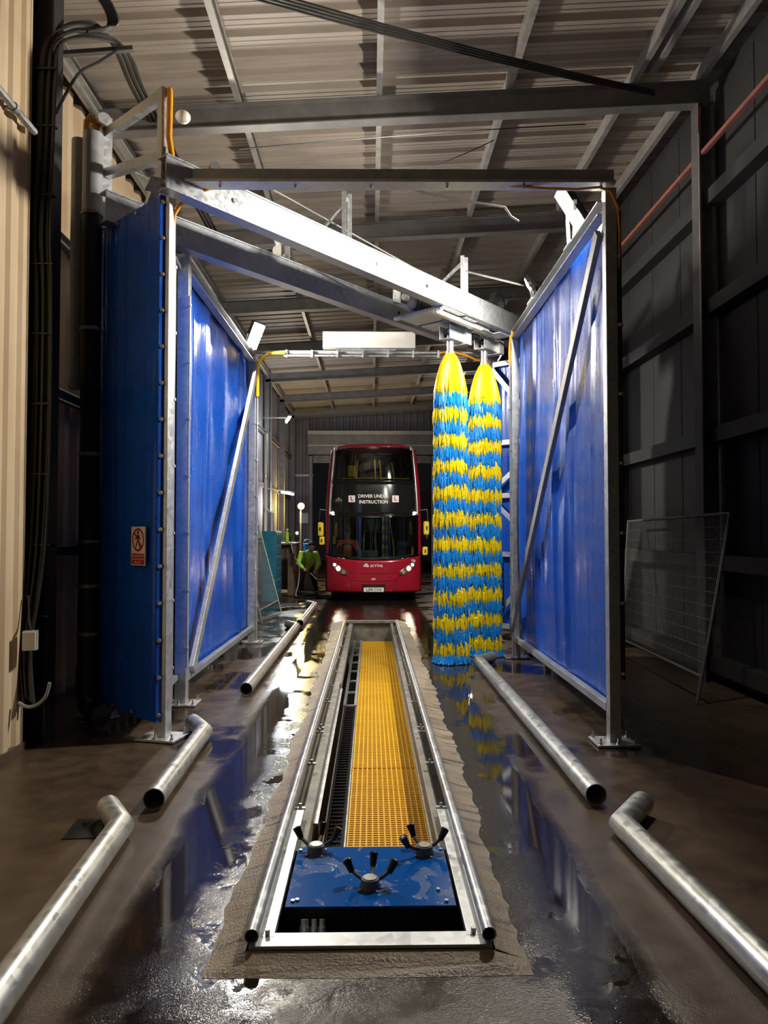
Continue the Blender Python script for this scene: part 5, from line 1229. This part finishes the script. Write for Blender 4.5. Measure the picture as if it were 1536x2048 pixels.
mb = MB(); mb.box((CX + .88, BY + 1.6, 1.25), (.42, .12, .62)); mb.build('seat', M['seat'], bus, bevel=.05)
# front fittings
def on_front(x, z, off=.015):
    u = (x - CX) / hw(z); return Vector(fp(u, z, off))
def ftilt(x, z):
    e = .02; p = on_front(x - e, z); q = on_front(x + e, z); return math.atan2(q.y - p.y, q.x - p.x)
for s in (-1, 1):
    c = on_front(CX + s * .95, .84, .0); rz = ftilt(CX + s * .95, .84); m3 = Matrix.Rotation(rz, 3, 'Z')
    def loc(u, v, o): return c + m3 @ Vector((u * s, -o, v))
    out_ = [(-.31, -.10), (-.27, -.13), (-.15, -.115), (.02, -.03), (.13, .08), (.16, .17), (.10, .18), (-.02, .14), (-.2, .0)]
    out_ = [(-.30, -.12), (-.22, -.14), (-.10, -.10), (.05, .0), (.14, .10), (.155, .18), (.10, .19), (-.04, .13), (-.2, .02), (-.3, -.06)]
    mb = MB(); n_ = len(out_); mb.add([loc(u, v, o) for o in (-.02, .018) for u, v in out_], [tuple(range(n_)), tuple(range(n_, 2 * n_))] + [(i, (i + 1) % n_, n_ + (i + 1) % n_, n_ + i) for i in range(n_)])
    hl = mb.build('headlamp_cluster', M['lamp_cup'], bus)
    for u, v, r_, m_ in ((.075, .125, .036, 'side_lamp'), (-.04, .03, .058, 'head_lamp'), (-.20, -.06, .035, 'amber')):
        mb = MB(); mb.cyl(loc(u, v, .017), loc(u, v, .024), r_ + .012, n=18); mb.build('lamp_bezel', M['bus_trim'], hl)
        mb = MB(); mb.cyl(loc(u, v, .022), loc(u, v, .030), r_, n=18); mb.build('lamp', M[m_], hl)
    ld = bpy.data.lights.new('headlight', 'SPOT'); ld.energy = 12; ld.color = (1, .8, .55); ld.spot_size = R(95); ld.spot_blend = .6; ld.shadow_soft_size = .06
    lo = bpy.data.objects.new('headlight', ld); COL.objects.link(lo); lo.parent = bus; lo.location = loc(-.04, .03, .06) - WORLD[bus.name]
    lo.rotation_euler = Vector((0, -1, -.13)).to_track_quat('-Z', 'Y').to_euler()
    c = on_front(CX + s * 1.075, 2.325, .02); mb = MB(); mb.sphere(c, .05, 12, 8, (1, .7, .8)); mb.build('marker_lamp', M['side_lamp'], bus, smooth=True)
    # lower corner panel gap and wheel
    mb = MB(); mb.tube([on_front(CX + s * .58, .27, .006), on_front(CX + s * .57, .46, .006), on_front(CX + s * .62, .6, .006), on_front(CX + s * .74, .76, .006)], .006, 5); mb.build('panel_gap', M['bus_black'], bus)
    for y in (BY + 2.5, BY + 8.0):
        mb = MB(); mb.cyl((CX + s * .95, y, .49), (CX + s * 1.22, y, .49), .485, n=36); w_ = mb.build('wheel', M['rubber'], bus, smooth=True)
        mb = MB(); mb.cyl((CX + s * 1.2, y, .49), (CX + s * 1.235, y, .49), .28, n=24); mb.build('hub', M['bus_trim'], w_)
mb = MB(); mb.tube([on_front(CX + x, .735 + .02 * abs(x), .007) for x in (-.62, -.3, 0, .3, .62)], .006, 5); mb.build('panel_gap', M['bus_black'], bus)
mb = MB(); mb.tube([on_front(CX + x, .53 + .11 * abs(x) ** 2, .007) for x in (-.58, -.3, 0, .3, .58)], .007, 5); mb.build('panel_gap', M['bus_black'], bus)
mb = MB(); c = on_front(CX, .60, .012); mb.cyl(c, c - Vector((0, .006, 0)), .05, n=20); mb.v = [(CX + (x - CX) * 1.25, y, .60 + (z - .60) * .55) for x, y, z in mb.v]; mb.build('badge', M['grey_mark'], bus)
mb = MB(); mb.box((CX + .005, BY - .012, .395), (.60, .02, .14)); mb.build('plate_recess', M['bus_black'], bus)
mb = MB(); mb.box((CX + .005, BY - .028, .325), (.525, .012, .112)); pl = mb.build('number_plate', M['plate_white'], bus, bevel=.004)
TR = (R(90), 0, 0)
text_mesh('plate_lettering', 'LJ08 CVA', .105, M['letter_black'], pl, (CX + .005, BY - .036, .325), TR, .001, 1.02, 1, .95, .002)
def bus_text(s_, size, x, z, m='letter_white', off=.022, **k):
    p = on_front(x, z, off); return text_mesh('lettering', s_, size, M[m], bus, p, (R(90), 0, ftilt(x, z)), .0015, **k)
bus_text('DRIVER UNDER', .118, CX - .005, 2.76, xs=.98, bold=.0025); bus_text('INSTRUCTION', .118, CX - .0, 2.61, xs=.98, bold=.0025)
for x in (CX - .57, CX + .575):
    p = on_front(x, 2.695, .02); rz = ftilt(x, 2.695); mb = MB(); mb.box(p, (.175, .008, .175), rz); l_ = mb.build('learner_plate', M['letter_white'], bus)
    text_mesh('letter', 'L', .145, M['letter_red'], l_, p - Vector((0, .008, -.0)), (R(90), 0, rz), .001, xs=1.1, bold=.006)
p = on_front(CX - .915, 2.655, .018); rz = ftilt(CX - .915, 2.655); m3 = Matrix.Rotation(rz, 3, 'Z')
mb = MB(); q4 = [(-.11, 0), (0, -.09), (.11, 0), (0, .09)]; i4 = [(-.075, 0), (0, -.06), (.075, 0), (0, .06)]
mb.add([p + m3 @ Vector((u, 0, v)) for u, v in q4 + i4], [(k, (k + 1) % 4, 4 + (k + 1) % 4, 4 + k) for k in range(4)])
mb.add([p + m3 @ Vector((.03 * math.cos(i * math.pi / 6), -.001, .03 * math.sin(i * math.pi / 6))) for i in range(12)], [tuple(range(12))]); mb.build('diamond_emblem', M['grey_mark'], bus, fix=False)
bus_text('arriva', .135, CX + .075, .955, xs=1.12, bold=-.001, space=.95)
p = on_front(CX - .19, .965, .022); mb = MB()   # arrow-like mark beside the lettering
for pts in (((-.02, .045), (.02, .045), (-.04, -.035), (-.085, -.035)), ((-.02, .045), (.02, .045), (.075, -.035), (.035, -.035)), ((-.055, -.008), (-.035, .012), (.06, -.05), (.035, -.055)), ((.04, .005), (.025, .02), (-.045, -.05), (-.015, -.05))):
    mb.add([p + Vector((u, 0, v)) for u, v in pts], [(0, 1, 2, 3)])
mb.build('emblem', M['letter_white'], bus, fix=False)
bus_text('T26', .085, CX + 1.05, 1.065, off=.04, bold=.002)
for s, z in ((-1, 1.9), (1, 1.93)):
    x = CX + s * 1.38; t_ = [(CX + s * 1.18, fy(.95, 2.4), 2.40), (CX + s * 1.40, BY - .02, 2.42), (CX + s * 1.42, BY - .05, 2.1)]
    mb = MB(); mb.tube(t_, .014, 8); mb.build('mirror_arm', M['black_plastic'], bus, smooth=True)
    mb = MB(); mb.box((x, BY, z), (.15, .10, .36)); mi = mb.build('mirror', M['bus_yellow'], bus, bevel=.04)
    mb = MB(); mb.box((x + s * .01, BY - .055, z + .0), (.04, .03, .1)); mb.build('mirror_clamp', M['black_plastic'], mi, bevel=.008)
    z2 = z - (.30 if s < 0 else .60); x2 = CX + s * 1.355
    mb = MB(); mb.box((x2, BY + .1, z2), (.14, .10, .22)); mi = mb.build('mirror', M['bus_yellow'], bus, bevel=.035)
    mb = MB(); mb.box((x2, BY + .04, z2), (.03, .03, .08)); mb.build('mirror_clamp', M['black_plastic'], mi, bevel=.006)
for s in (-1, 1):
    mb = MB(); a = on_front(CX + s * .12, 1.12, .03); b = on_front(CX + s * .5, 1.22, .03); c = on_front(CX + s * .38 - .3 * s, 2.05, .035)
    mb.tube([a, on_front(CX + s * .02, 1.6, .035), c], .010, 6); mb.build('wiper_arm', M['black_plastic'], bus)
    mb = MB(); mb.tube([on_front(CX + s * .06 - .02, 1.3, .028), c + Vector((0, .005, .08))], .008, 5); mb.build('wiper_blade', M['black_plastic'], bus)
ld = bpy.data.lights.new('saloon_fill', 'POINT'); ld.energy = 6; ld.color = (.85, .95, 1); ld.shadow_soft_size = .2  # unseen fill lights, added so the bus interior shows
for z in (2.05, 3.85):
    lo = bpy.data.objects.new('saloon_fill', ld); COL.objects.link(lo); lo.parent = bus; lo.location = Vector((CX, BY + 1.9, z)) - WORLD[bus.name]
# driver
t = thing('person', 'bus driver in orange hi-vis jacket seated behind the windscreen', 'person', (CX - .7, BY + 1.25, .6))
o_ = V((CX - .72, BY + 1.3, 0)); hd = o_ + V((0, -.03, 1.80))
caps = [(hd + V((0, .01, .02)), .085, hd + V((0, -.04, -.07)), .06), (hd, .06, o_ + V((0, 0, 1.60)), .055), (o_ + V((0, 0, 1.5)), .13, o_ + V((0, 0, 1.08)), .15), (hd + V((0, -.09, -.02)), .014, hd + V((0, -.105, -.04)), .015)]
jk = [(o_ + V((0, 0, 1.53)), .12, o_ + V((0, 0, 1.02)), .175)]
for s in (-1, 1):
    sh = o_ + V((s * .20, 0, 1.52)); el = o_ + V((s * .30, -.2, 1.32)); wr = o_ + V((s * .18, -.42, 1.40))
    caps += [(sh, .055, el, .045), (el, .043, wr, .03), (wr, .03, wr + V((0, -.07, .02)), .034), (o_ + V((s * .1, 0, 1.02)), .1, o_ + V((s * .14, -.42, 1.0)), .07), (o_ + V((s * .14, -.42, 1.0)), .065, o_ + V((s * .14, -.5, .6)), .05)]
    for i in range(4):
        b_ = wr + V((-.03 + .02 * i, -.08, .03)); caps += [(b_, .011, b_ + V((0, -.035, .01)), .010), (b_ + V((0, -.035, .01)), .010, b_ + V((0, -.045, -.02)), .008)]
    caps += [(wr + V((-s * .03, -.03, .02)), .013, wr + V((-s * .05, -.07, .03)), .010)]
    jk += [(o_ + V((0, 0, 1.5)), .11, sh, .085), (sh, .085, el, .07), (el, .068, wr + V((0, .04, 0)), .05)]
    caps += [(hd + V((s * .083, 0, -.01)), .016, hd + V((s * .086, .01, .018)), .014)]
flesh('body', caps, .0095, M['skin'], t, 2); flesh('jacket', jk, .013, M['hivis_orange'], t, 3)
flesh('hair', [(hd + V((0, .02, .055)), .093, hd + V((0, .05, .0)), .07)], .011, M['hair'], t, 2)
for s in (-1, 1):
    mb = MB(); mb.sphere(hd + V((s * .03, -.078, .005)), .010, 8, 6); mb.build('eye', M['letter_white'], t, smooth=True)
mb = MB(); mb.box(o_ + V((0, .22, 1.25)), (.46, .1, .9)); mb.box(o_ + V((0, 0, .92)), (.46, .45, .1)); mb.box(o_ + V((0, .05, .70)), (.3, .3, .4))
mb.build('driver_seat', M['seat'], bus, bevel=.03)

# second bus waiting outside the door
t = thing('parked_bus', 'second dark red bus parked outside to the right of the door', 'bus', (4.15, 35.5, 0))
mb = MB(); mb.box((4.15, 40.5, 2.2), (2.5, 10, 3.9)); mb.build('body', M['bus_red'], t, bevel=.12)
mb = MB(); mb.box((4.15, 35.49, 1.75), (2.3, .05, 1.0)); mb.build('windscreen', M['bus_black'], t, bevel=.02)
mb = MB(); mb.box((4.15, 35.49, 3.5), (2.3, .05, .9)); mb.build('upper_windscreen', M['bus_black'], t, bevel=.02)
for s in (-1, 1):
    mb = MB(); mb.cyl((4.15 + s * .9, 38, .48), (4.15 + s * 1.24, 38, .48), .48, n=24); mb.build('wheel', M['rubber'], t, smooth=True)
    mb = MB(); mb.box((4.15 + s * .95, 35.47, .9), (.3, .04, .18)); mb.build('headlamp', M['lamp_cup'], t, bevel=.02)
mb = MB(); mb.box((2.75, 35.4, 1.7), (.16, .1, .36)); mb.build('mirror', M['bus_yellow'], t, bevel=.03)
